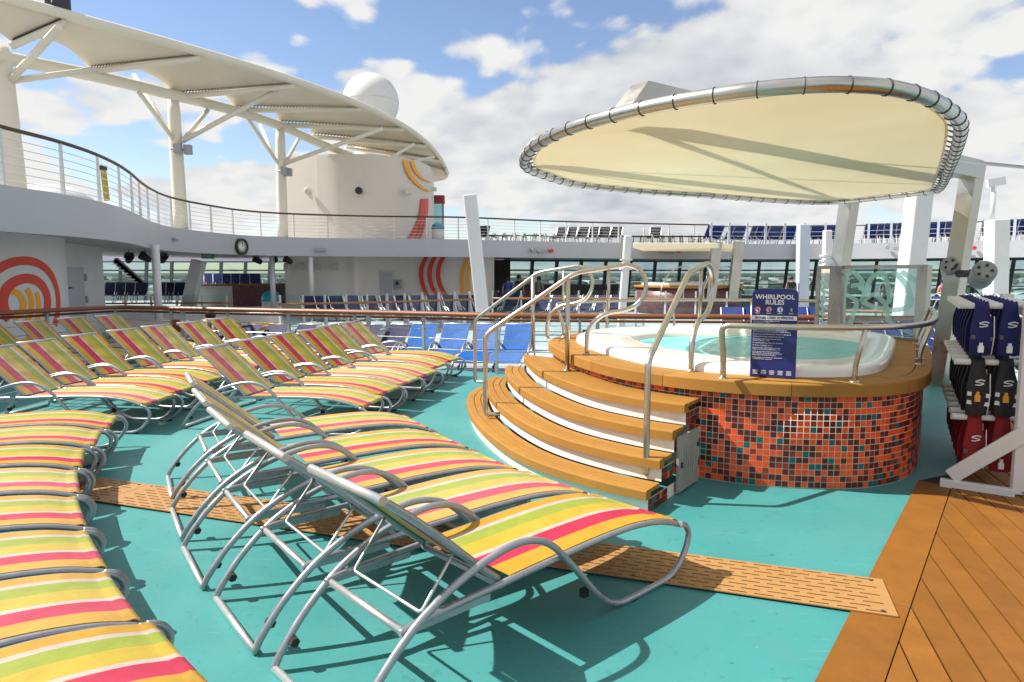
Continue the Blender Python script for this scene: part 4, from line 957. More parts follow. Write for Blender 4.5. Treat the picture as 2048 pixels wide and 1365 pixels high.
# loungers on the upper deck, light builds of the same kind
def low_lounger(nm, flat, fm, sm_):
    m_ = MB()
    for y in (-.3, .3):
        m_.tube([(0, y, .3), (1.3, y, .33), (1.95, y, .28)], .02, 5); m_.tube(crom([(.0, y, 0), (.25, y, .33), (.65, y, .5), (1.0, y, .35), (1.25, y, .03), (1.8, y, .02), (1.95, y, .28)], 3), .02, 5)
        if not flat: m_.tube([(.7, y, .34), (.2, y, .95)], .02, 5)
    m_.box((1.32, 0, .35), (1.24, .56, .015), 0, 1)
    if flat: m_.box((.35, 0, .37), (.72, .56, .015), 0, 1, ry=R(3))
    else: m_.beam((.7, 0, .36), (.2, 0, .97), .56, .015, 1, up=(1, 0, .8))
    me = bpy.data.meshes.new(nm); me.from_pydata(m_.v, [], m_.f); me.materials.append(fm); me.materials.append(sm_); me.polygons.foreach_set('material_index', m_.m); return me
LM = {k: low_lounger('lounger_mesh', k[1], M['alu_cap'], M[k[0]]) for k in (('black', True), ('black', False), ('royal', False), ('navy', False), ('royal', True))}
def far_l(key, p, a, z, label, group):
    o = bpy.data.objects.new('sun_lounger', LM[key]); COL.objects.link(o); o.location = (p[0], p[1], z); o.rotation_euler = (0, 0, a + R(random.uniform(-4, 4))); return tag(o, label, 'sun lounger', group)
for i, px in enumerate([972, 1128, 1147, 1170, 1190, 1212, 1236, 1313]):
    p = gy(px, 470, 37.2 + (px > 1100) * .8); far_l(('black', False), p, R(-105), ZU, 'black lounger with raised back on the upper deck, ' + ORD[i] + ' from the left', 'black loungers on the upper deck')
for i in range(17):
    px = 985 + i * 19.5 if i < 8 else 1256 + (i - 8) * 19; p = gy(px, 470, 36.2 + (px > 1100) * 1.0); far_l(('black', True), p, R(-100), ZU, 'flat black lounger behind the upper deck railing, ' + ORD[i] + ' flat one from the left', 'flat loungers on the upper deck')
bx = [1443, 1461, 1483, 1503, 1529, 1541, 1566, 1590, 1622, 1641, 1664, 1684, 1740, 1760, 1781, 1801, 1823, 1862, 1881, 1902, 1968, 1985, 2006, 2028, 2046]
nn = 0
for px in bx:
    best = min(range(i1, NF_), key=lambda i: abs(1024 + FPX * e_[i].x / e_[i].y - px)); q = e_[best] + fn[best] * 1.15; nn += 1
    fo2 = far_l(('royal', False), q, math.atan2(fn[best].y, fn[best].x) + R(8), ZU - .02, 'royal blue lounger with its back to the railing on the upper right deck, number ' + str(nn) + ' from the left', 'blue loungers on the upper right deck'); fo2.scale = (1, 1.22, 1.12)
for o in [o for o in bpy.data.objects if o.get('group') == 'blue loungers on the upper right deck']:
    k = int(o['label'].split('number ')[1].split()[0]); o['label'] = (ORD[k - 1] if k <= 24 else 'last') + ' royal blue lounger from the left in the upper right deck row'
# ---------------------------------------------------------------- fittings on the fascia
def fpoint(px, inward=0.0, z=2.75):
    best = min(range(NF_), key=lambda i: abs(1024 + FPX * fa[i].x / max(.1, fa[i].y) - px) if fa[i].y > 8 else 9e9); return fa[best] - fn[best] * inward + V(0, 0, z), -fn[best]
def zat(px, py, y): return gy(px, py, y).z
p, n = fpoint(486, .0); p.z = zat(486, 494, p.y)
t_ = thing('wall_clock', 'round wall clock with black rim on the upper deck fascia', 'clock', p + n * .02); ax = n.to_track_quat('Z', 'Y').to_matrix()
b = MB(); b.lathe([(.33, 0), (.33, .14), (.29, .15), (.285, .10)], p, 32, M=ax); b.build('case', M['dark'], t_)
b = MB(); b.lathe([(.29, .10), (.0, .101)], p, 32, M=ax); b.build('dial', M['print'], t_)
ex, ey = V(-n.y, n.x, 0), V(0, 0, 1); 
for k in range(12):
    a = k * PI / 6; q = p + n * .108 + (ex * math.sin(a) + ey * math.cos(a)) * .24; b = MB(); b.beam(q - (ex * math.sin(a) + ey * math.cos(a)) * .03, q + (ex * math.sin(a) + ey * math.cos(a)) * .03, .02, .006, up=n); b.build('hour_mark', M['dark'], t_)
for a, L in ((R(8), .16), (R(-4), .23)):
    b = MB(); b.beam(p + n * .112, p + n * .112 + (ex * math.sin(a) + ey * math.cos(a)) * L, .022, .006, up=n); b.build('hand', M['dark'], t_)
fl_ = [(352, 478, 'left of the wall clock'), (640, 498, 'on the middle of the fascia'), (1078, 502, 'right of the white mast'), (1330, 503, 'above the far whirlpool'), (1790, 495, 'behind the canopy legs'), (1920, 497, 'at the right end')]
for px, py, w in fl_:
    p, n = fpoint(px); p.z = zat(px, py, p.y); ex = V(-n.y, n.x, 0); t_ = thing('floodlight', 'small grey floodlight on the fascia ' + w, 'floodlight', p, 0, 'floodlights on the upper deck fascia')
    s_ = .55 if p.y < 28 else 1.0
    b = MB(); b.tube([p, p + n * .18 * s_], .03, 6); b.build('arm', M['grey'], t_)
    b = MB(); b.beam(p + n * .22 * s_ - ex * .24 * s_ - V(0, 0, .04), p + n * .22 * s_ + ex * .24 * s_ - V(0, 0, .04), .16 * s_, .16 * s_, up=(0, 0, 1)); b.build('lamp_box', M['grey'], t_, bevel=.02)
    if px > 1000:
        for sd, mt in ((-1, 'print'), (1, 'red')):
            b = MB(); q = p + n * .2 + ex * (.5 * sd); b.lathe([(.0, -.14), (.08, -.1), (.1, .1), (.07, .1), (0, .08)], q, 12, M=n.to_track_quat('Z', 'Y').to_matrix()); b.build('spot_head', M['grey'] if mt == 'print' else M['red'], t_)
# spotlights under the ceiling on the left
for i, (px, py) in enumerate([(258, 517), (290, 515), (326, 517), (515, 521), (547, 522), (576, 521)]):
    p = gy(px, py, 24.5 if px < 400 else 30.5); t_ = thing('spotlight', ['leftmost', 'second', 'third', 'fourth', 'fifth', 'rightmost'][i] + (' ' if i in (0, 5) else ' from the left ') + 'stage spotlight hanging below the upper deck', 'spotlight', p, 0, 'spotlights hanging below the upper deck')
    Mx = Matrix.Rotation(R(40 * (-1) ** i), 3, 'Z') @ Matrix.Rotation(R(60), 3, 'X')
    b = MB(); b.lathe([(0, -.22), (.1, -.2), (.13, -.05), (.16, .16), (.14, .16), (.1, .05), (0, .05)], p, 14, M=Mx); b.build('lamp_can', M['dark'], t_)
    b = MB(); b.tube([p + V(-.17, 0, 0), p + V(-.17, 0, .2), p + V(.17, 0, .2), p + V(.17, 0, 0)], .018, 6); b.tube([p + V(0, 0, .2), V(p.x, p.y, ZB + .1)], .02, 6); b.build('yoke', M['grey'], t_)
# ================================================================ mural wall, lower left
MW = crom([(-10.25, 2, 0), (-10.2, 9, 0), (-10.15, 13.4, 0), (-10.2, 14.8, 0), (-10.5, 16.0, 0), (-11.1, 17.1, 0), (-11.9, 18.0, 0)], 8)
mw = thing('mural_wall', 'white curved deckhouse wall with red and orange ring mural under the upper deck', 'wall', (-10.2, 13, 0))
b = MB(); b.grid([[p + V(0, 0, -.3) for p in MW], [p + V(0, 0, ZB + .1) for p in MW]]); b.build('wall_panel', M['white'], mw)
dw = [V(-11.9, 18.0, 0), V(-13.4, 22.5, 0), V(-20, 22.6, 0)]
b = MB(); b.grid([[p + V(0, 0, -.3) for p in dw], [p + V(0, 0, ZB + .1) for p in dw]], sm=False); b.build('side_panel', M['white'], mw)
sM = arclen(MW)
def mwp(s, z, o=.006):
    p, d = on(MW, sM, s); n = V(d.y, -d.x, 0); return p + n * o + V(0, 0, z)
s14 = min(range(len(MW)), key=lambda i: abs(MW[i].y - 14.2)); s14 = sM[s14]
def ringarc(r0, r1, a0, a1, mt, cs=0.0, cz=1.03, sxx=1.5, o=.006):
    A, Bq = [], []
    for j in range(41):
        a = R(a0 + (a1 - a0) * j / 40)
        for lst, r in ((A, r0), (Bq, r1)):
            s_, z = s14 + cs + r * sxx * math.cos(a), cz + r * math.sin(a); lst.append(mwp(min(max(s_, .1), sM[-1] - .01), max(z, -.28), o))
    b = MB(); b.grid([A, Bq]); b.build('mural_band', mt, mw)
ringarc(.95, .77, -40, 200, M['mred'], .18); ringarc(.59, .39, -40, 220, M['mred'], .18, o=.009)
ringarc(.34, .20, -80, 100, M['mor'], -.35, 1.0, 1.4); ringarc(.62, .50, -60, 33, M['mor'], -.55, 1.0, 1.5, .007); ringarc(.92, .80, -50, 18, M['mor'], -.75, .95, 1.5, .0065)
ringarc(.5, .3, 200, 330, M['mor'], -.2, .55, 1.5, .008); ringarc(.8, .6, 190, 330, M['mred'], .3, .55, 1.2, .007)
# door in the side panel
dd = (dw[1] - dw[0]).normalized(); dn = V(dd.y, -dd.x, 0)
dr = thing('steel_door', 'grey steel door with hinges in the shaded wall beside the mural', 'door', dw[0] + dd * 1.6)
def onwall(o0, d, n, s0, s1, z0, z1, out, mt, nm, par):
    m_ = MB(); a, c = o0 + d * s0, o0 + d * s1; e1 = n * out
    m_.add([a + V(0, 0, z0), c + V(0, 0, z0), c + V(0, 0, z1), a + V(0, 0, z1), a + e1 + V(0, 0, z0), c + e1 + V(0, 0, z0), c + e1 + V(0, 0, z1), a + e1 + V(0, 0, z1)], [(0, 1, 2, 3), (4, 7, 6, 5), (0, 4, 5, 1), (1, 5, 6, 2), (2, 6, 7, 3), (3, 7, 4, 0)])
    return m_.build(nm, mt, par)
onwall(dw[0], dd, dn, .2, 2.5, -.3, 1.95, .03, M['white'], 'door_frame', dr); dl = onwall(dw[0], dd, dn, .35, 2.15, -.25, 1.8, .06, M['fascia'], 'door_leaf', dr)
onwall(dw[0], dd, dn, 2.2, 2.35, 1.4, 1.6, .09, M['grey'], 'hinge', dl); onwall(dw[0], dd, dn, 2.2, 2.35, .75, .95, .09, M['grey'], 'hinge', dl); onwall(dw[0], dd, dn, .55, .9, 1.2, 1.25, .07, M['dark'], 'notice', dl)
# ================================================================ tower: lower drum and upper drum
TL = crom([(-16.5, 35.5, 0), (-13.0, 33.6, 0), (-11.2, 32.9, 0), (-9.2, 32.6, 0), (-7.9, 32.7, 0), (-7.4, 32.6, 0), (-7.0, 33.2, 0), (-6.3, 33.9, 0), (-5.5, 34.2, 0), (-3.6, 34.1, 0), (-2.0, 33.9, 0), (-.9, 34.6, 0)], 6)
tw = thing('deckhouse_tower', 'cream drum shaped deckhouse rising through the upper deck, with red and amber stripes', 'deckhouse', (-6.5, 34, -.3))
TL = [p for p in TL if p.x > -11.05]; TL.insert(0, V(-11.1, 37.5, 0))
b = MB(); b.grid([[p + V(0, 0, -.3) for p in TL], [p + V(0, 0, ZB + .1) for p in TL]]); b.build('lower_wall', mat('pale_cream_wall', (.8, .75, .7), .45, 0, .03, .5), tw)
UP = [V(-12.1, 40, 0), V(-11.6, 34.2, 0), V(-9.45, 33.5, 0)] + crom([(-9.4, 33.48, 0), (-8.2, 33.2, 0), (-7.0, 33.3, 0), (-5.75, 33.9, 0), (-4.85, 35.1, 0), (-4.38, 37, 0), (-4.5, 40, 0)], 6)
UH = 7.25
b = MB(); b.grid([[p + V(0, 0, ZU - .1) for p in UP[:4]], [p + V(0, 0, UH) for p in UP[:4]]], sm=False); b.grid([[p + V(0, 0, ZU - .1) for p in UP[3:]], [p + V(0, 0, UH) for p in UP[3:]]], sm=True); b.add([p + V(0, 0, UH) for p in UP], [tuple(range(len(UP) - 1, -1, -1))]); b.build('upper_wall', M['cream'], tw)
def band_px(pts, w, mt, wallpts, par, out=.14):          # painted stripe given by pixels, laid on the wall
    rows = [[], []]
    P = crom([V(x, y, 0) for x, y in pts], 6)
    for i, p in enumerate(P):
        for k, s_ in ((0, -.5), (1, .5)):
            x = p.x + w * s_; best = None
            while best is None and x > 500:
                r_ = ray(x, p.y)
                for a, c in zip(wallpts, wallpts[1:]):
                    den = r_.x * (c.y - a.y) - r_.y * (c.x - a.x)
                    if abs(den) < 1e-9: continue
                    t2 = (a.x * (c.y - a.y) - a.y * (c.x - a.x)) / den
                    q = r_ * t2; u = ((q.x - a.x) * (c.x - a.x) + (q.y - a.y) * (c.y - a.y)) / (c - a).xy.length_squared
                    if -.001 <= u <= 1.001 and t2 > 0 and (best is None or t2 < best): best = t2
                if best is None: x -= 1
            rows[k].append(r_ * (best * (1 - out / 34)) + V(0, 0, CAMH))
    b = MB(); b.grid(rows, sm=False); return b.build('painted_stripe', mt, par)
for x0 in (0, 11, 20): band_px([(846 + x0 * .45, 398), (843 + x0 * .55, 425), (834 + x0 * .75, 452), (820 + x0, 477)], 7 - x0 * .12, M['mred'], UP, tw)
band_px([(810, 320), (818, 345), (832, 365), (848, 378), (860, 384)], 9, M['mor'], UP, tw); band_px([(824, 322), (832, 343), (846, 358), (860, 365)], 7, M['mor'], UP, tw)
for x0 in (0, 17, 34): band_px([(853 + x0, 514), (845 + x0, 530), (842 + x0, 550), (847 + x0 * 1.02, 575), (860 + x0 * 1.15, 600), (872 + x0 * 1.2, 615)], 9, M['mred'], TL, tw)
for x0 in (0, 13): band_px([(938 + x0, 515), (927 + x0, 535), (923 + x0, 560), (927 + x0, 600)], 7, M['mor'], TL, tw)
def wallbox(px0, py0, px1, py1, y, th, mt, nm, par):
    a, c = gy(px0, py1, y), gy(px1, py0, y); m_ = MB(); m_.box(((a.x + c.x) / 2, y, (a.z + c.z) / 2), (c.x - a.x, th, c.z - a.z)); return m_.build(nm, mt, par)
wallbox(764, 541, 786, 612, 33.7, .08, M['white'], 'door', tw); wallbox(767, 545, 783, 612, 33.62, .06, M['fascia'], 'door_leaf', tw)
dsp = thing('wall_dispenser', 'grey steel dispenser box on the deckhouse wall under the upper deck', 'dispenser', gy(795, 575, 33.9)); wallbox(787, 560, 802, 577, 33.8, .3, M['grey'], 'box_body', dsp); wallbox(791, 564, 797, 570, 33.62, .06, M['dark'], 'opening', dsp)
for i, px in enumerate([571, 602, 636, 671]):
    q = gy(px, 534, 32.35); t_ = thing('wall_lamp', ORD[i] + ' small wall lamp from the left on the cream deckhouse wall', 'wall lamp', q, 0, 'wall lamps on the deckhouse'); b = MB(); b.box(q, (.14, .16, .24)); b.box(q + V(0, .1, 0), (.2, .06, .32)); b.build('lamp_body', M['cream'], t_)
for (px, py, s_, lab, cat) in ((720, 383, .16, 'round black horn camera on the upper drum wall', 'camera'), (818, 384, .14, 'small beige lamp on the upper drum wall near the stripes', 'lamp'), (618, 384, .14, 'square beige lamp on the flat side of the upper drum', 'lamp')):
    q = gy(px, py, 33.15 if px == 720 else 34.2 if px > 800 else 33.75); t_ = thing('wall_fitting', lab, cat, q); b = MB(); b.box(q, (s_ * 1.6, .3, s_ * 1.7)); b.build('fitting_body', M['cream'] if cat == 'lamp' else M['grey'], t_, bevel=.02)
    b = MB(); b.lathe([(s_, -.2), (s_ * 1.1, -.32), (s_ * .8, -.32), (0, -.25)][::-1], q, 12, M=Matrix.Rotation(-PI / 2, 3, 'X')); b.build('lens', M['dark'] if cat != 'lamp' else M['cream'], t_)
# radome
q = gy(742, 205, 52); t_ = thing('radome', 'large white spherical radome above the tensile canopy', 'radome', V(q.x, q.y, 7.2)); rr_ = 2.05
b = MB(); b.lathe([(rr_ * math.sin(PI * k / 20), -rr_ * math.cos(PI * k / 20)) for k in range(2, 20)] + [(0, rr_)], q, 40); b.build('dome', M['white'], t_)
b = MB(); b.lathe([(1.25, 7.0), (1.25, q.z - rr_ * .8)], V(q.x, q.y, 0), 24); b.build('pedestal', M['cream'], t_)
b = MB(); b.tube([q + V(rr_ * 1.002 * math.cos(a * PI / 20), rr_ * 1.002 * math.sin(a * PI / 20), .0) for a in range(40)], .012, 4, True); b.build('seam', M['fascia'], t_)
# lift tower glass
t_ = thing('glass_kiosk', 'narrow glazed booth with red top beside the drum on the upper deck', 'kiosk', gy(876, 478, 41)); a, c = gy(863, 476, 41), gy(887, 405, 41)
for px in (865, 886): b = MB(); q = gy(px, 440, 41); b.box((q.x, 41, (ZU + c.z) / 2), (.12, .12, c.z - ZU)); b.build('frame_post', M['grey'], t_)
wallbox(865, 405, 886, 478, 41, .03, M['tglass'], 'pane', t_); wallbox(860, 392, 889, 407, 40.9, .7, mat('dark_red_panel', (.3, .02, .04), .4), 'red_fascia', t_)
t_ = thing('cctv_camera', 'white surveillance camera on a bracket at the tip of the tensile canopy', 'camera', gy(862, 378, 38)); q = gy(862, 378, 38); b = MB(); b.beam(q + V(-.3, 0, .08), q + V(.3, 0, -.05), .22, .22); b.build('housing', M['white'], t_, bevel=.03); b = MB(); b.tube([q, q + V(-.25, 0, -.45), q + V(-.6, 0, -.75)], .05, 6); b.build('bracket', M['white'], t_)
q = gy(876, 465, 36); b = MB(); b.lathe([(.33, 0), (.33, .75)], V(q.x, 36, ZU), 16); bn_ = thing('towel_bin', 'white towel bin with blue domed lid on the upper deck', 'bin', (q.x, 36, ZU)); b.build('bin_body', M['white'], bn_); b = MB(); b.lathe([(.34, .75), (.34, .85), (.28, .98), (.15, 1.06), (0, 1.09)], V(q.x, 36, ZU), 16); b.build('lid', mat('teal_lid', (.02, .3, .42), .35), bn_)
# ================================================================ tensile canopy on the upper deck
tcn = thing('tensile_canopy', 'long cream tensile canopy sweeping over the upper deck on tree shaped columns', 'canopy', (-12, 25, ZU))
M['memb'] = mat('cream_membrane', (.7, .63, .5), .6, 0, .06, .4, dirt=(.5, .43, .31), ds=.5, da=.35)
M['beam'] = mat('cream_steel', (.72, .67, .55), .45, 0, .05, .6)
def edgept(px, py): 
    p = gz(px, py, 8.9); return p if p.y < 38 else gy(px, py, 38 + (p.y - 38) * .3)
FR = [(-420, -120), (-140, -42), (130, 34), (400, 108), (588, 165), (720, 213), (805, 254), (852, 288), (878, 318), (889, 338)]
BK = [((-420, -10), 14.0), ((-170, 40), 17.0), ((20, 82), 19.6), ((175, 134), 22.4), ((345, 186), 25.2), ((465, 213), 28.0), ((555, 243), 30.6), ((622, 267), 33), ((690, 290), 35.4), ((770, 312), 37.8)]
F3 = [edgept(*p) for p in FR]; B3 = [gy(p[0], p[1], y) for p, y in BK]
def lerp_s(a, c, k, sag): return a.lerp(c, k) + V(0, 0, sag * math.sin(PI * k))
NS = 6
fc = crom(F3, NS); bc = crom(B3, NS)
rows = []
for i, (f_, b_) in enumerate(zip(fc, bc)):
    ph = (i % NS) / NS; sc = math.sin(PI * ph)
    bb = b_.lerp(f_, .09 * sc) + V(0, 0, .28 * sc)
    rows.append([f_.lerp(bb, k / 6) + V(0, 0, .1 * sc * math.sin(PI * k / 6)) for k in range(7)])
b = MB(); b.grid(rows); b.grid([[p + V(0, 0, .03) for p in r][::-1] for r in rows]); b.build('membrane', M['memb'], tcn)
tip = [edgept(*p) for p in FR] + [gy(893, 348, 41), gy(888, 357, 42), gy(868, 361, 42.5), gy(850, 362, 43)]
tt = crom(tip, 6); MB().tube([p + V(0, 0, .06) for p in tt], .15, 10).build('edge_tube', M['beam'], tcn)
b = MB(); tr_ = tt[-26:]; back_ = crom([B3[-1], gy(800, 335, 39), gy(838, 352, 41), gy(848, 362, 43)], 8); n_ = min(len(tr_), len(back_)); tr_ = [tt[len(tt) - 1 - int(k * 25 / (n_ - 1))] for k in range(n_)][::-1]
b.grid([tr_, back_[:n_]]); b.build('membrane', M['memb'], tcn)
for i, (f_, b_) in enumerate(zip(F3, B3)):
    if i in (0,): continue
    b = MB(); b.tube([f_ + V(0, 0, -.15), b_ + V(0, 0, -.15)], .105 if i < 8 else .085, 8); ro = b.build('rib', M['beam'], tcn)
    k = 40; c = MB()
    for j in range(1, k):
        p = f_.lerp(b_, j / k); c.tube([p + V(0, 0, -.06), p + V(.1, 0, .06)], .014, 4, cap=False)
    c.build('lacing', M['rope'], ro)['kind'] = 'stuff'
pu_ = crom([gy(-60, 95, 18.5), gy(10, 116, 19.8), gy(180, 150, 22.4), gy(345, 190, 25.0), gy(470, 222, 27.8), gy(560, 252, 30.5), gy(640, 288, 33), gy(700, 312, 35)], 6)
MB().tube(pu_, .19, 10).build('ring_beam', M['beam'], tcn)
for (tx, ty, bxx, by, y, r0, r1) in ((0, 95, 22, 372, 19.8, .26, .42), (346, 192, 363, 470, 25.2, .21, .25), (560, 252, 566, 485, 30.5, .2, .23)):
    a, c = gy(tx, ty, y), gy(bxx, by, y); k = (ZU - c.z) / (a.z - c.z); c = c.lerp(a, k)
    b = MB(); b.tube([a + (c - a) * (j / 8) for j in range(9)], r0, 16, rr=[r0 * .8 if j == 0 else r0 + (r1 - r0) * j / 8 for j in range(9)]); b.build('column', M['beam'], tcn)
def strut(p0, y0, p1, y1, r=.075):
    b = MB(); b.tube([gy(*p0, y0), gy(*p1, y1)], r, 8); b.build('strut', M['beam'], tcn)
strut((350, 283), 25.1, (277, 184), 23.6); strut((350, 283), 25.1, (268, 150), 26.4); strut((364, 283), 25.1, (416, 220), 26.4); strut((364, 283), 25.1, (556, 180), 27.0, .09)
strut((556, 327), 30.4, (492, 232), 28.4); strut((556, 327), 30.4, (520, 250), 31.6); strut((571, 327), 30.4, (598, 276), 32); strut((571, 327), 30.4, (766, 258), 31.5, .09)
strut((20, 162), 19.8, (118, 55), 18.6, .1); strut((22, 162), 19.8, (190, 140), 21.4, .09); strut((732, 345), 33.4, (828, 289), 35, .08); strut((732, 345), 33.4, (868, 315), 37, .08)
for px, py, y, w in ((355, 297, 24.9, 'first'), (376, 300, 25.1, 'first'), (568, 342, 30.2, 'second'), (578, 345, 30.4, 'second')):
    q = gy(px, py, y); t_ = thing('column_speaker', ('grey speaker box clamped on the left face of the ' if px in (355, 568) else 'grey speaker box standing off the right of the ') + w + ' canopy column', 'speaker', q, 0, 'speaker boxes on the canopy columns')
    b = MB(); b.box(q, (.26, .2, .34)); b.build('cabinet', M['grey'], t_, bevel=.02); b = MB(); b.tube([q, q + V(-.3, .1, 0)], .04, 6); b.build('bracket', M['grey'], t_)
q = gy(95, 8, 20.5); t_ = thing('loudspeaker', 'black loudspeaker with white cone on top of the tensile canopy', 'loudspeaker', q); b = MB(); b.box(q, (1.1, .7, 1.0), R(-20)); b.build('cabinet', M['dark'], t_, bevel=.1)
b = MB(); b.lathe([(.28, 0), (.26, .04), (.12, -.02), (.08, .03), (0, .04)], q + V(.15, -.42, -.08), 20, M=Matrix.Rotation(PI / 2, 3, 'X')); b.build('cone', M['print'], t_)
# buildings behind the left railing
q = gy(92, 345, 34); t_ = thing('observation_house', 'white roofed glass house behind the upper deck railing at far left', 'deckhouse', (q.x, 34, ZU))
b = MB(); b.lathe([(1.9, ZU), (1.7, ZU + 1.6)], V(q.x - .6, 35, 0), 24); b.build('glazing', mat('dark_glazing', (.05, .09, .1), .1, 0, .3, 1), t_)
b = MB(); b.lathe([(2.0, ZU + 1.5), (2.2, ZU + 1.7), (1.9, ZU + 2.3), (1.0, ZU + 2.8), (0, ZU + 2.9)], V(q.x - .6, 35, 0), 24); b.build('roof', M['white'], t_)
for k in range(16):
    a = 2 * PI * k / 16; b = MB(); b.tube([(q.x - .6 + 1.93 * math.cos(a), 35 + 1.93 * math.sin(a), ZU), (q.x - .6 + 1.73 * math.cos(a), 35 + 1.73 * math.sin(a), ZU + 1.6)], .04, 5); b.build('mullion', M['white'], t_)
q = gy(211, 370, 17.6); t_ = thing('yellow_post', 'slim yellow post behind the upper deck railing', 'post', (q.x, q.y, ZU)); a, c = gy(206, 336, 17.6), gy(214, 402, 17.6)
b = MB(); b.beam(c, a, .1, .1); b.build('shaft', mat('yellow_paint', (.45, .33, .02), .45), t_); b = MB(); b.box(a, (.14, .14, .1)); b.build('cap', M['dark'], t_)
# steep white masts and pillars
def pillar(nm, lab, top, bot, y, w, d, mt, rings=0, z0=-.3, cat='pillar'):
    a, c = gy(*top, y), gy(*bot, y); k = (z0 - c.z) / (a.z - c.z); c = c.lerp(a, k); t_ = thing(nm, lab, cat, c)
    b = MB(); b.beam(c, a, w, d, up=(0, 1, 0)); b.build('shaft', mt, t_, bevel=.03)
    for j in range(rings):
        p = a.lerp(c, .25 + .05 * j); b = MB(); b.box(p, (w * 1.5, d * 1.5, .05)); b.build('collar', mt, t_)
    b = MB(); b.box((c.x, c.y, c.z + .02), (w * 1.6, d * 1.6, .04)); b.build('base_plate', mt, t_)
    return t_
pillar('raking_pillar', 'tall white raking pillar in front of the fascia beside the striped wall', (940, 391), (968, 650), 21.5, .4, .5, M['white'])
pillar('slim_mast', 'slim white mast with collars left of the far canopy', (1256, 472), (1243, 640), 23, .24, .24, M['white'], 3)
pillar('slim_mast', 'slim white mast with collars just left of the canopy legs', (1655, 461), (1652, 600), 23, .24, .24, M['white'], 3)
pillar('raking_pillar', 'broad white pillar between the two stainless canopy legs', (1842, 360), (1808, 660), 17, .44, .5, M['white'])
pillar('square_column', 'white square column at the right with a lamp mast on top', (1994, 440), (1990, 640), 26, .6, .6, M['white'])
pillar('square_column', 'blue grey square column in front of the far windows', (1607, 450), (1604, 600), 36.2, .55, .5, M['bluegrey'])
for px, y, lab in ((313, 20, 'thin white post under the upper deck, left of the spotlights wall'), (545, 30.2, 'thin white post left of the cream deckhouse wall'), (622, 30.2, 'thin white post in front of the cream deckhouse wall')):
    q = gy(px, 545, y); t_ = thing('deck_post', lab, 'post', (q.x, q.y, -.3)); b = MB(); b.lathe([(.11, -.3), (.11, ZB + .1)], V(q.x, q.y, 0), 12); b.build('shaft', M['white'], t_); b = MB(); b.lathe([(.2, -.3), (.2, -.26), (.12, -.2)], V(q.x, q.y, 0), 12); b.build('foot', M['white'], t_)
pillar('raking_pillar', 'white raking pillar far behind the left handrail', (398, 522), (374, 625), 28, .5, .4, M['white'])
q = gy(1986, 405, 26); t_ = thing('lamp_mast', 'white lamp mast with small crosshead standing on the right column', 'mast', (q.x, 26, 3.7)); a, c = gy(1988, 368, 26), gy(1984, 442, 26)
b = MB(); b.tube([c, a], .08, 8); b.build('mast_tube', M['white'], t_); b = MB(); b.beam(a + V(-.25, 0, .0), a + V(.4, 0, .12), .12, .3); b.build('lamp_head', M['white'], t_)
# ================================================================ far window walls
M['mull'] = mat('dark_mullion', (.07, .085, .09), .5, 0, .1, 2)
def window_wall(pts, label, step, z0=-.3, z1=2.45, sill=.05):
    P = crom([V(x, y, 0) for x, y in pts], 8); sP = arclen(P); t_ = thing('window_wall', label, 'window wall', (P[0].x, P[0].y, z0)); s = 0
    prev = None
    while s < sP[-1]:
        p, d = on(P, sP, s); n = V(-d.y, d.x, 0)
        b = MB(); b.beam(p + V(0, 0, z0), p + n * .0 + d * .22 + V(0, 0, z1), .16, .2, up=(d.x, d.y, 0)); b.build('mullion', M['mull'], t_)
        if prev is not None:
            b = MB(); b.add([prev + V(0, 0, sill), p + V(0, 0, sill), p + V(0, 0, z1), prev + V(0, 0, z1)], [(0, 1, 2, 3)]); b.build('pane', M['tglass'], t_)
        prev = p; s += step
    for z, h in ((1.78, .1), (sill, .12), (z1 - .05, .14), (.85, .06)): b = MB(); b.grid([[p + V(0, 0, z - h / 2) for p in P], [p + V(0, 0, z + h / 2) for p in P]], sm=False); b.build('transom', M['mull'], t_)
    b = MB(); b.grid([[p + V(0, 0, z0) for p in P], [p + V(0, 0, sill) for p in P]], sm=False); b.build('sill_wall', M['fascia'], t_)
    return t_
window_wall([(-.5, 43), (6, 45.5), (14, 46.5), (22, 44), (29, 39), (37, 31)], 'far window wall below the upper deck on the right', 1.75)
window_wall([(-34, 46), (-26, 48), (-14, 48.5)], 'far window wall seen below the deck on the left', 1.7)
b = MB(); b.box((-26, 44, 2.9), (30, .2, 1.1)); b.box((-26, 44, 3.9), (30, .06, .05)); 
M['lilac'] = mat('lilac_white_paint', (.55, .53, .62), .5, 0, .05, .5)
struct(b.build('far_deck_fascia', M['lilac']))
# dark service core behind the right deckhouse end
t_ = thing('bar_block', 'dark bar block under the upper deck beside the striped wall', 'bar', (0, 41, -.3)); b = MB(); b.box((-1.1, 42.2, 1.05), (2.0, 1.2, 2.7)); b.build('block', mat('dark_panel', (.03, .028, .026), .5, 0, .3, 3), t_); b = MB(); b.box((3.0, 42.2, .35), (7, .8, 1.1)); b.build('counter', mat('counter_panel', (.06, .055, .05), .4), t_)
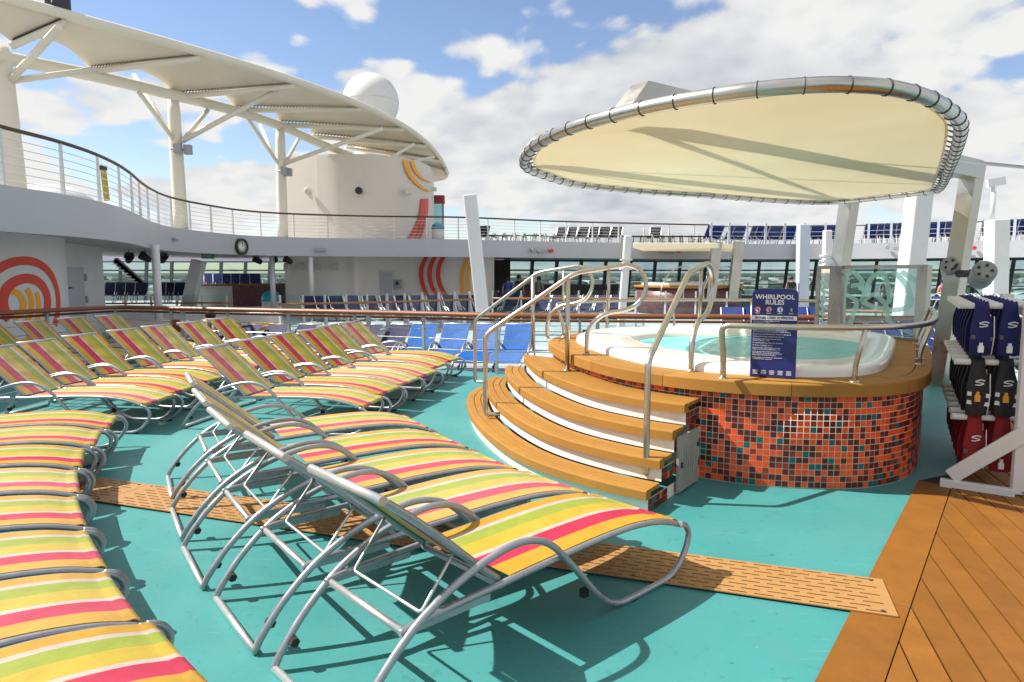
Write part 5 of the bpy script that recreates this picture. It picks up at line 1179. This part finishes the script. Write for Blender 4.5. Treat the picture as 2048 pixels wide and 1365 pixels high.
# ================================================================ land far below
M['land'] = mat('far_land', (.04, .06, .035), .9, 0, .3, .02, dirt=(.14, .135, .12), ds=.03, da=.7)
b = MB(); b.add([(-14000, 62, -32), (14000, 62, -32), (30000, 26000, -32), (-30000, 26000, -32)], [(0, 1, 2, 3)]); struct(b.build('land', M['land']))
rb = random.Random(11); b = MB()
for k in range(420):
    y = rb.uniform(620, 3600); x = rb.uniform(-1.0, 1.0) * y * .95; w, d, h = rb.uniform(15, 90), rb.uniform(15, 50), rb.uniform(5, 16); b.box((x, y, -32 + h / 2), (w, d, h), rb.uniform(0, 3), rb.randint(0, 2))
o = b.build('distant_town', [M['white'], mat('far_roof', (.35, .3, .27), .8), mat('far_grey', (.4, .42, .45), .8)]); o['kind'] = 'stuff'; o['label'] = 'low pale buildings scattered over the far land'
b = MB()
for k in range(2600):
    y = rb.uniform(520, 5200); x = rb.uniform(-1, 1) * y * .95; r_ = rb.uniform(6, 26); h = rb.uniform(6, 13)
    b.lathe([(r_, 0), (r_ * 1.05, h * .4), (r_ * .7, h * .85), (r_ * .15, h)], (x, y, -33), 6)
o = b.build('distant_trees', mat('far_foliage', (.02, .04, .02), .9, 0, .4, .02)); o['kind'] = 'stuff'; o['label'] = 'dark tree clumps scattered over the far land'
# ================================================================ things on the lower pool deck
PD = -.3
def balustrade(pts, label, ztop, step, mt=None, rail=True):
    P = [V(x, y, 0) for x, y in pts]; P = resample(P, .25); sP = arclen(P); t_ = thing('glass_balustrade', label, 'balustrade', (P[0].x, P[0].y, PD)); s = 0; prev = None
    while s < sP[-1]:
        p, d = on(P, sP, s); n = V(d.y, -d.x, 0)
        if n.y > 0: n = -n
        b = MB(); q = .06
        for sd in (-1, 1): pass
        prof_ = [(0, PD), (.42, PD), (.3, PD + .25), (.1, ztop - .4), (.08, ztop), (0, ztop)]
        k = len(prof_); b.add([p + n * u + d * q / 2 + V(0, 0, z) for u, z in prof_] + [p + n * u - d * q / 2 + V(0, 0, z) for u, z in prof_], [tuple(range(k)), tuple(range(2 * k - 1, k - 1, -1))] + [(i, k + i, k + (i + 1) % k, (i + 1) % k) for i in range(k)])
        b.build('fin_post', mt or M['fascia'], t_)
        if prev is not None: b = MB(); b.add([prev + V(0, 0, PD + .1), p + V(0, 0, PD + .1), p + V(0, 0, ztop + .02), prev + V(0, 0, ztop + .02)], [(0, 1, 2, 3)]); b.build('pane', M['glass'], t_)
        prev = p; s += step
    if rail: MB().tube([p + V(0, -.12, ztop - .28) for p in P[::2]], .04, 6).build('hand_tube', mat('varnished_tube', (.35, .15, .05), .4), t_)
    return t_
def ax_(px, y): return ((px - 1024) / FPX * y, y)
balustrade([ax_(560, 21), ax_(760, 22.5), ax_(950, 25)], 'glass balustrade with pale fin posts in front of the deckhouse', .95, .68)
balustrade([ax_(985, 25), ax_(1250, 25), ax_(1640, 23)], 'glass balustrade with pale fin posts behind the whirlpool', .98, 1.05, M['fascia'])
M['finc'] = mat('cream_post_paint', (.68, .63, .5), .5)
balustrade([ax_(200, 27), ax_(350, 27.5), ax_(490, 28)], 'glass balustrade with cream fin posts far behind the left handrail', .7, .95, M['finc'])
balustrade([ax_(1660, 20), ax_(1900, 19)], 'glass balustrade seen through the etched screen', .8, 1.2)
balustrade([ax_(930, 17.5), ax_(1120, 17), ax_(1330, 16.5)], 'nearer glass balustrade right behind the stair handrails', .62, .9, M['fascia'], False)
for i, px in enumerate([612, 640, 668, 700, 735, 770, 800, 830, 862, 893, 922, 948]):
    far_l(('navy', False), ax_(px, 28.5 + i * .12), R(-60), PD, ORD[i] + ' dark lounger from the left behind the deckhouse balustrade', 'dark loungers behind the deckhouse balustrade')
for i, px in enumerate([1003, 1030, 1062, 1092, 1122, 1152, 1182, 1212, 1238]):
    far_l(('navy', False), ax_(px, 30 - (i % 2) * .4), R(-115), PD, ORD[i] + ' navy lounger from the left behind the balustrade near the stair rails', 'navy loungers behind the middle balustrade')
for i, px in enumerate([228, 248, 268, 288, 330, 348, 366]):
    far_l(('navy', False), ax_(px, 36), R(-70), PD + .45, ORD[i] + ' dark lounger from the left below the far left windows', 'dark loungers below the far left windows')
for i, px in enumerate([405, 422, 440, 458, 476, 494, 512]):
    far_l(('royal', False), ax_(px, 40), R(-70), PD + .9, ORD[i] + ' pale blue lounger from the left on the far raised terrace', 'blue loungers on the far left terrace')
for i, px in enumerate([1462, 1492, 1524, 1556, 1588, 1620]):
    far_l(('royal', False), ax_(px, 19.5), R(-100), PD, ORD[i] + ' royal blue lounger from the left behind the rules sign', 'royal blue loungers behind the sign')
for i, px in enumerate([1696, 1728, 1760, 1792, 1822, 1862, 1890]):
    far_l(('royal', False), ax_(px, 15.6), R(-95), PD, ORD[i] + ' royal blue lounger from the left behind the etched screen', 'royal blue loungers behind the etched screen')
for i, px in enumerate([1868, 1884, 1899, 1925, 1945]):
    far_l(('royal', True), ax_(px, 23), R(-95), PD + .75, ORD[i] + ' royal blue lounger from the left on the terrace left of the right canopy leg', 'royal blue loungers by the right canopy leg')
# low walls, stage and bar on the left
def blockpx(nm, lab, cat, px0, px1, y0, d, z0, z1, mt, topmt=None, part='wall_block'):
    xa, xb = (px0 - 1024) / FPX * y0, (px1 - 1024) / FPX * y0; t_ = thing(nm, lab, cat, ((xa + xb) / 2, y0, z0))
    b = MB(); b.box(((xa + xb) / 2, y0 + d / 2, (z0 + z1) / 2), (xb - xa, d, z1 - z0)); b.build(part, mt, t_, bevel=.01)
    if topmt: b = MB(); b.box(((xa + xb) / 2, y0 + d / 2 - .04, z1 + .04), (xb - xa + .1, d + .1, .075)); b.build('top_slab', topmt, t_, bevel=.01)
    return t_
blockpx('low_wall', 'low pinkish white wall just behind the left handrail', 'low wall', 243, 366, 16.2, .3, PD, .5, mat('pinkish_white', (.62, .52, .48), .5, 0, .05, 1))
blockpx('low_wall', 'long white low wall below the far balustrade on the left', 'low wall', 205, 556, 22.5, .35, PD, .32, M['white'])
blockpx('wooden_stage', 'low tan wooden stage behind the left handrail', 'stage', 372, 505, 19.2, 2.6, PD, -.02, M['white'], M['tread'])
M['brickish'] = mat('plum_mosaic', (.16, .06, .07), .4, 0, .6, 9)
blockpx('pool_bar', 'far pool bar with plum mosaic front and tan counter', 'bar', 466, 553, 33, 2, PD + .3, 1.0, M['brickish'], M['tread'])
blockpx('terrace_wall', 'raised white terrace with tan edge far behind on the left', 'terrace', 388, 470, 38, 3, PD, .9, M['white'], M['tread'])
for i, (px, y, zz_) in enumerate(((543, 31.2, PD), )):
    x, y = ax_(px, y); t_ = thing('towel_bin', 'white towel bin with turquoise domed lid beside the cream wall', 'bin', (x, y, zz_)); b = MB(); b.lathe([(.42, zz_), (.42, .35)], V(x, y, 0), 20); b.build('bin_body', M['white'], t_); b = MB(); b.lathe([(.44, .35), (.44, .45), (.38, .65), (.22, .78), (0, .83)], V(x, y, 0), 20); b.build('lid', mat('turquoise_lid', (.02, .42, .52), .3), t_)
# exit sign and far stair
q = gy(416, 513, 28); t_ = thing('exit_sign', 'small green exit sign hanging from the deck edge on the left', 'sign', q); b = MB(); b.box(q, (.5, .06, .2)); b.build('sign_plate', mat('green_sign', (.05, .3, .14), .5), t_); o = text('EXIT', 0, 0, .16, M['print'], t_, align='CENTER', y=-.04)
t_ = thing('far_stair', 'steel stair with dark stringers far behind on the left', 'stair', (-27, 40, PD))
for k in (0, .5):
    b = MB(); b.beam(gy(228 + k * 8, 520, 40), gy(290 + k * 8, 575, 40), .1, .3); b.build('stringer', M['dark'], t_)
for j in range(9): q = gy(230 + j * 7, 523 + j * 6, 40.3); b = MB(); b.box(q, (.3, .9, .05)); b.build('tread', M['grey'], t_)
# second whirlpool in the distance
c2 = V(8.6, 33.5, 0); t_ = thing('whirlpool', 'second whirlpool far behind with tan coping below a small cream canopy', 'whirlpool', (c2.x, c2.y, PD))
b = MB(); b.lathe([(2.5, PD), (2.5, .92)], c2, 32); b.build('wall', M['brickish'], t_); b = MB(); b.lathe([(2.6, .92), (2.6, 1.03), (2.2, 1.03)], c2, 32); b.build('coping', M['tread'], t_); b = MB(); b.lathe([(2.25, 1.03), (2.22, 1.14), (1.9, 1.16), (1.8, 1.0), (0, .99)], c2, 32); b.build('rim', M['acryl'], t_)
for k, x in enumerate((-1.3, -.3, .6)):
    h_ = thing('stair_handrail', ['left', 'middle', 'right'][k] + ' looped handrail on the far whirlpool', 'handrail', c2 + V(x, -2.4, .3), 0, 'handrails on the far whirlpool')
    P = crom([c2 + V(x - .6, -2.9, .3), c2 + V(x - .6, -2.9, 1.0), c2 + V(x, -2.4, 1.75), c2 + V(x + .7, -2.3, 1.9), c2 + V(x + 1.0, -2.2, 1.6), c2 + V(x + .6, -2.2, 1.35), c2 + V(x + .4, -2.2, .95)], 5); MB().tube(P, .03, 6).build('rail_tube', M['steel'], h_)
fcn = thing('far_canopy', 'small cream canopy on stainless legs over the far whirlpool', 'canopy', (c2.x, c2.y, PD))
b = MB(); pc = [gy(1266, 486, 31), gy(1455, 489, 31), gy(1480, 491, 34), gy(1440, 503, 36), gy(1300, 498, 35)]; b.prism([(p.x, p.y) for p in [gy(1266, 490, 30.5), gy(1432, 490, 30.5), gy(1480, 490, 33), gy(1470, 490, 36), gy(1290, 490, 36)]], 2.72, 2.95); b.build('roof_fabric', M['canopy'], fcn, bevel=.03)
for px in (1424, 1468):
    b = MB(); b.beam(gy(px - 4, 600, 31), gy(px + 10, 484, 31), .42, .3, up=(0, 1, 0)); b.build('leg', M['steel_b'], fcn)
# ================================================================ people, seen small
def person(px, y, z0, label, shirt, legs, hair, face=0.0, arm=0, sit=False, h=1.7):
    x = (px - 1024) / FPX * y; t_ = thing('person', label, 'person', (x, y, z0), face); k = h / 1.7
    J = {'pel': (0, 0, .93), 'spn': (0, 0, 1.15), 'chs': (0, -.01, 1.36), 'nck': (0, 0, 1.46), 'hd0': (0, -.01, 1.56), 'hd1': (0, 0, 1.67)}
    for s_, sg2_ in (('l', -1), ('r', 1)):
        J.update({'sh' + s_: (.19 * sg2_, 0, 1.40), 'el' + s_: (.26 * sg2_, .03, 1.14), 'wr' + s_: (.25 * sg2_, -.05 - .2 * arm, .93 + .22 * arm), 'hn' + s_: (.25 * sg2_, -.08 - .25 * arm, .85 + .28 * arm),
                  'hp' + s_: (.09 * sg2_, 0, .90), 'kn' + s_: (.11 * sg2_, -.03, .5), 'an' + s_: (.11 * sg2_, .02, .08), 'to' + s_: (.12 * sg2_, -.14, .03)})
    if sit:
        J.update({'pel': (0, 0, .5), 'spn': (0, .1, .7), 'chs': (0, .2, .9), 'nck': (0, .24, 1.0), 'hd0': (0, .23, 1.1), 'hd1': (0, .24, 1.2)})
        for s_, q in (('l', -1), ('r', 1)): J.update({'sh' + s_: (.19 * q, .2, .94), 'el' + s_: (.27 * q, .05, .72), 'wr' + s_: (.2 * q, -.18, .66), 'hn' + s_: (.16 * q, -.26, .66), 'hp' + s_: (.09 * q, -.03, .48), 'kn' + s_: (.11 * q, -.46, .58), 'an' + s_: (.11 * q, -.85, .47), 'to' + s_: (.12 * q, -.9, .57)})
    Rr = {'pel': .13, 'spn': .125, 'chs': .14, 'nck': .055, 'hd0': .085, 'hd1': .09, 'sh': .07, 'el': .045, 'wr': .032, 'hn': .04, 'hp': .095, 'kn': .06, 'an': .042, 'to': .04}
    E = [('pel', 'spn'), ('spn', 'chs'), ('chs', 'nck'), ('nck', 'hd0'), ('hd0', 'hd1')] + [e for s_ in 'lr' for e in (('chs', 'sh' + s_), ('sh' + s_, 'el' + s_), ('el' + s_, 'wr' + s_), ('wr' + s_, 'hn' + s_), ('pel', 'hp' + s_), ('hp' + s_, 'kn' + s_), ('kn' + s_, 'an' + s_), ('an' + s_, 'to' + s_))]
    names = list(J); me = bpy.data.meshes.new('body'); me.from_pydata([tuple(c * k for c in J[n]) for n in names], [(names.index(a), names.index(c)) for a, c in E], [])
    o = bpy.data.objects.new('body', me); COL.objects.link(o); sk = o.modifiers.new('s', 'SKIN'); sv = me.skin_vertices[0].data
    for i, n in enumerate(names):
        r = Rr.get(n, Rr.get(n[:2])); sv[i].radius = (r * k, r * k * (.75 if n in ('spn', 'chs', 'pel') else 1)); sv[i].use_root = n == 'pel'
    o.modifiers.new('u', 'SUBSURF').levels = 1; o.modifiers['u'].render_levels = 1
    bpy.context.view_layer.update(); m2_ = bpy.data.meshes.new_from_object(o.evaluated_get(bpy.context.evaluated_depsgraph_get())); bpy.data.objects.remove(o)
    skn = M.setdefault('skin', mat('skin', (.36, .19, .12), .6)); m2_.materials.clear(); m2_.materials.append(skn); ms_ = {'shirt': shirt, 'legs': legs}; m2_.materials.append(shirt); m2_.materials.append(legs)
    for pgn in m2_.polygons:
        z = pgn.center.z / k; pgn.material_index = 1 if (1.0 < z < 1.45 and abs(pgn.center.x) < .24 * k and not (z < 1.2 and abs(pgn.center.x) > .17 * k)) else 2 if .45 < z <= 1.0 and abs(pgn.center.x) < .2 * k else 0
        if sit: pgn.material_index = 1 if pgn.center.y > .0 and .55 < z < .97 and abs(pgn.center.x) < .24 else 2 if pgn.center.y < .03 and pgn.center.y > -.5 and z < .62 and abs(pgn.center.x) < .19 else 0
        pgn.use_smooth = True
    bo = bpy.data.objects.new('body', m2_); COL.objects.link(bo); bo.parent = t_
    b = MB(); b.lathe([(0, 1.76 * k), (.07 * k, 1.745 * k), (.105 * k, 1.68 * k), (.108 * k, 1.6 * k), (.09 * k, 1.54 * k)], (0, .025 + (.24 if sit else 0), -.53 * k if sit else 0), 12); b.build('hair', hair, t_, False)
    b = MB(); b.lathe([(0, -.012), (.012, 0), (0, .02)], (0, (.13 if sit else -.1) * k, (1.1 if sit else 1.6) * k), 6); b.build('nose', skn, t_, False)
    return t_
x_, y_ = 0, 0
HB = mat('black_hair', (.012, .01, .009), .5); blk = mat('black_clothes', (.02, .02, .022), .8); blu = mat('blue_shirt', (.03, .07, .35), .8); gryc = mat('grey_clothes', (.2, .2, .2), .8); pnk = mat('pink_top', (.5, .2, .2), .8)
person(1016, 34, PD, 'person in a blue shirt standing near the bar, seen from behind', blu, blk, HB, PI); person(1038, 34.6, PD, 'person in black next to the one in the blue shirt', blk, blk, HB, .5, 0, h=1.78)
person(1066, 35.5, PD, 'person in dark clothes standing by the bar window', blk, blk, HB, 1.2); person(1077, 35.2, PD, 'person in grey standing at the right of the group by the bar', gryc, blk, HB, -.6)
person(1581, 36.0, PD, 'person with long black hair standing before the far windows', blk, blk, HB, 0); person(1771, 30, PD, 'person in black seen through the etched glass', blk, blk, HB, 2.4); person(1885, 27, PD, 'person in a pink top left of the right canopy leg', pnk, blk, HB, .3, 1)

lo_ = next(o for o in bpy.data.objects if o.get('label', '').startswith('seventh navy lounger to the left'))
pp = lo_.matrix_basis @ Vector((.8, -LW / 2, 0))
person(1024 + FPX * pp.x / pp.y, pp.y, PD - .02, 'person with dark hair and a grey top reclining on a navy lounger behind the handrail', gryc, blk, HB, R(-22), sit=True)
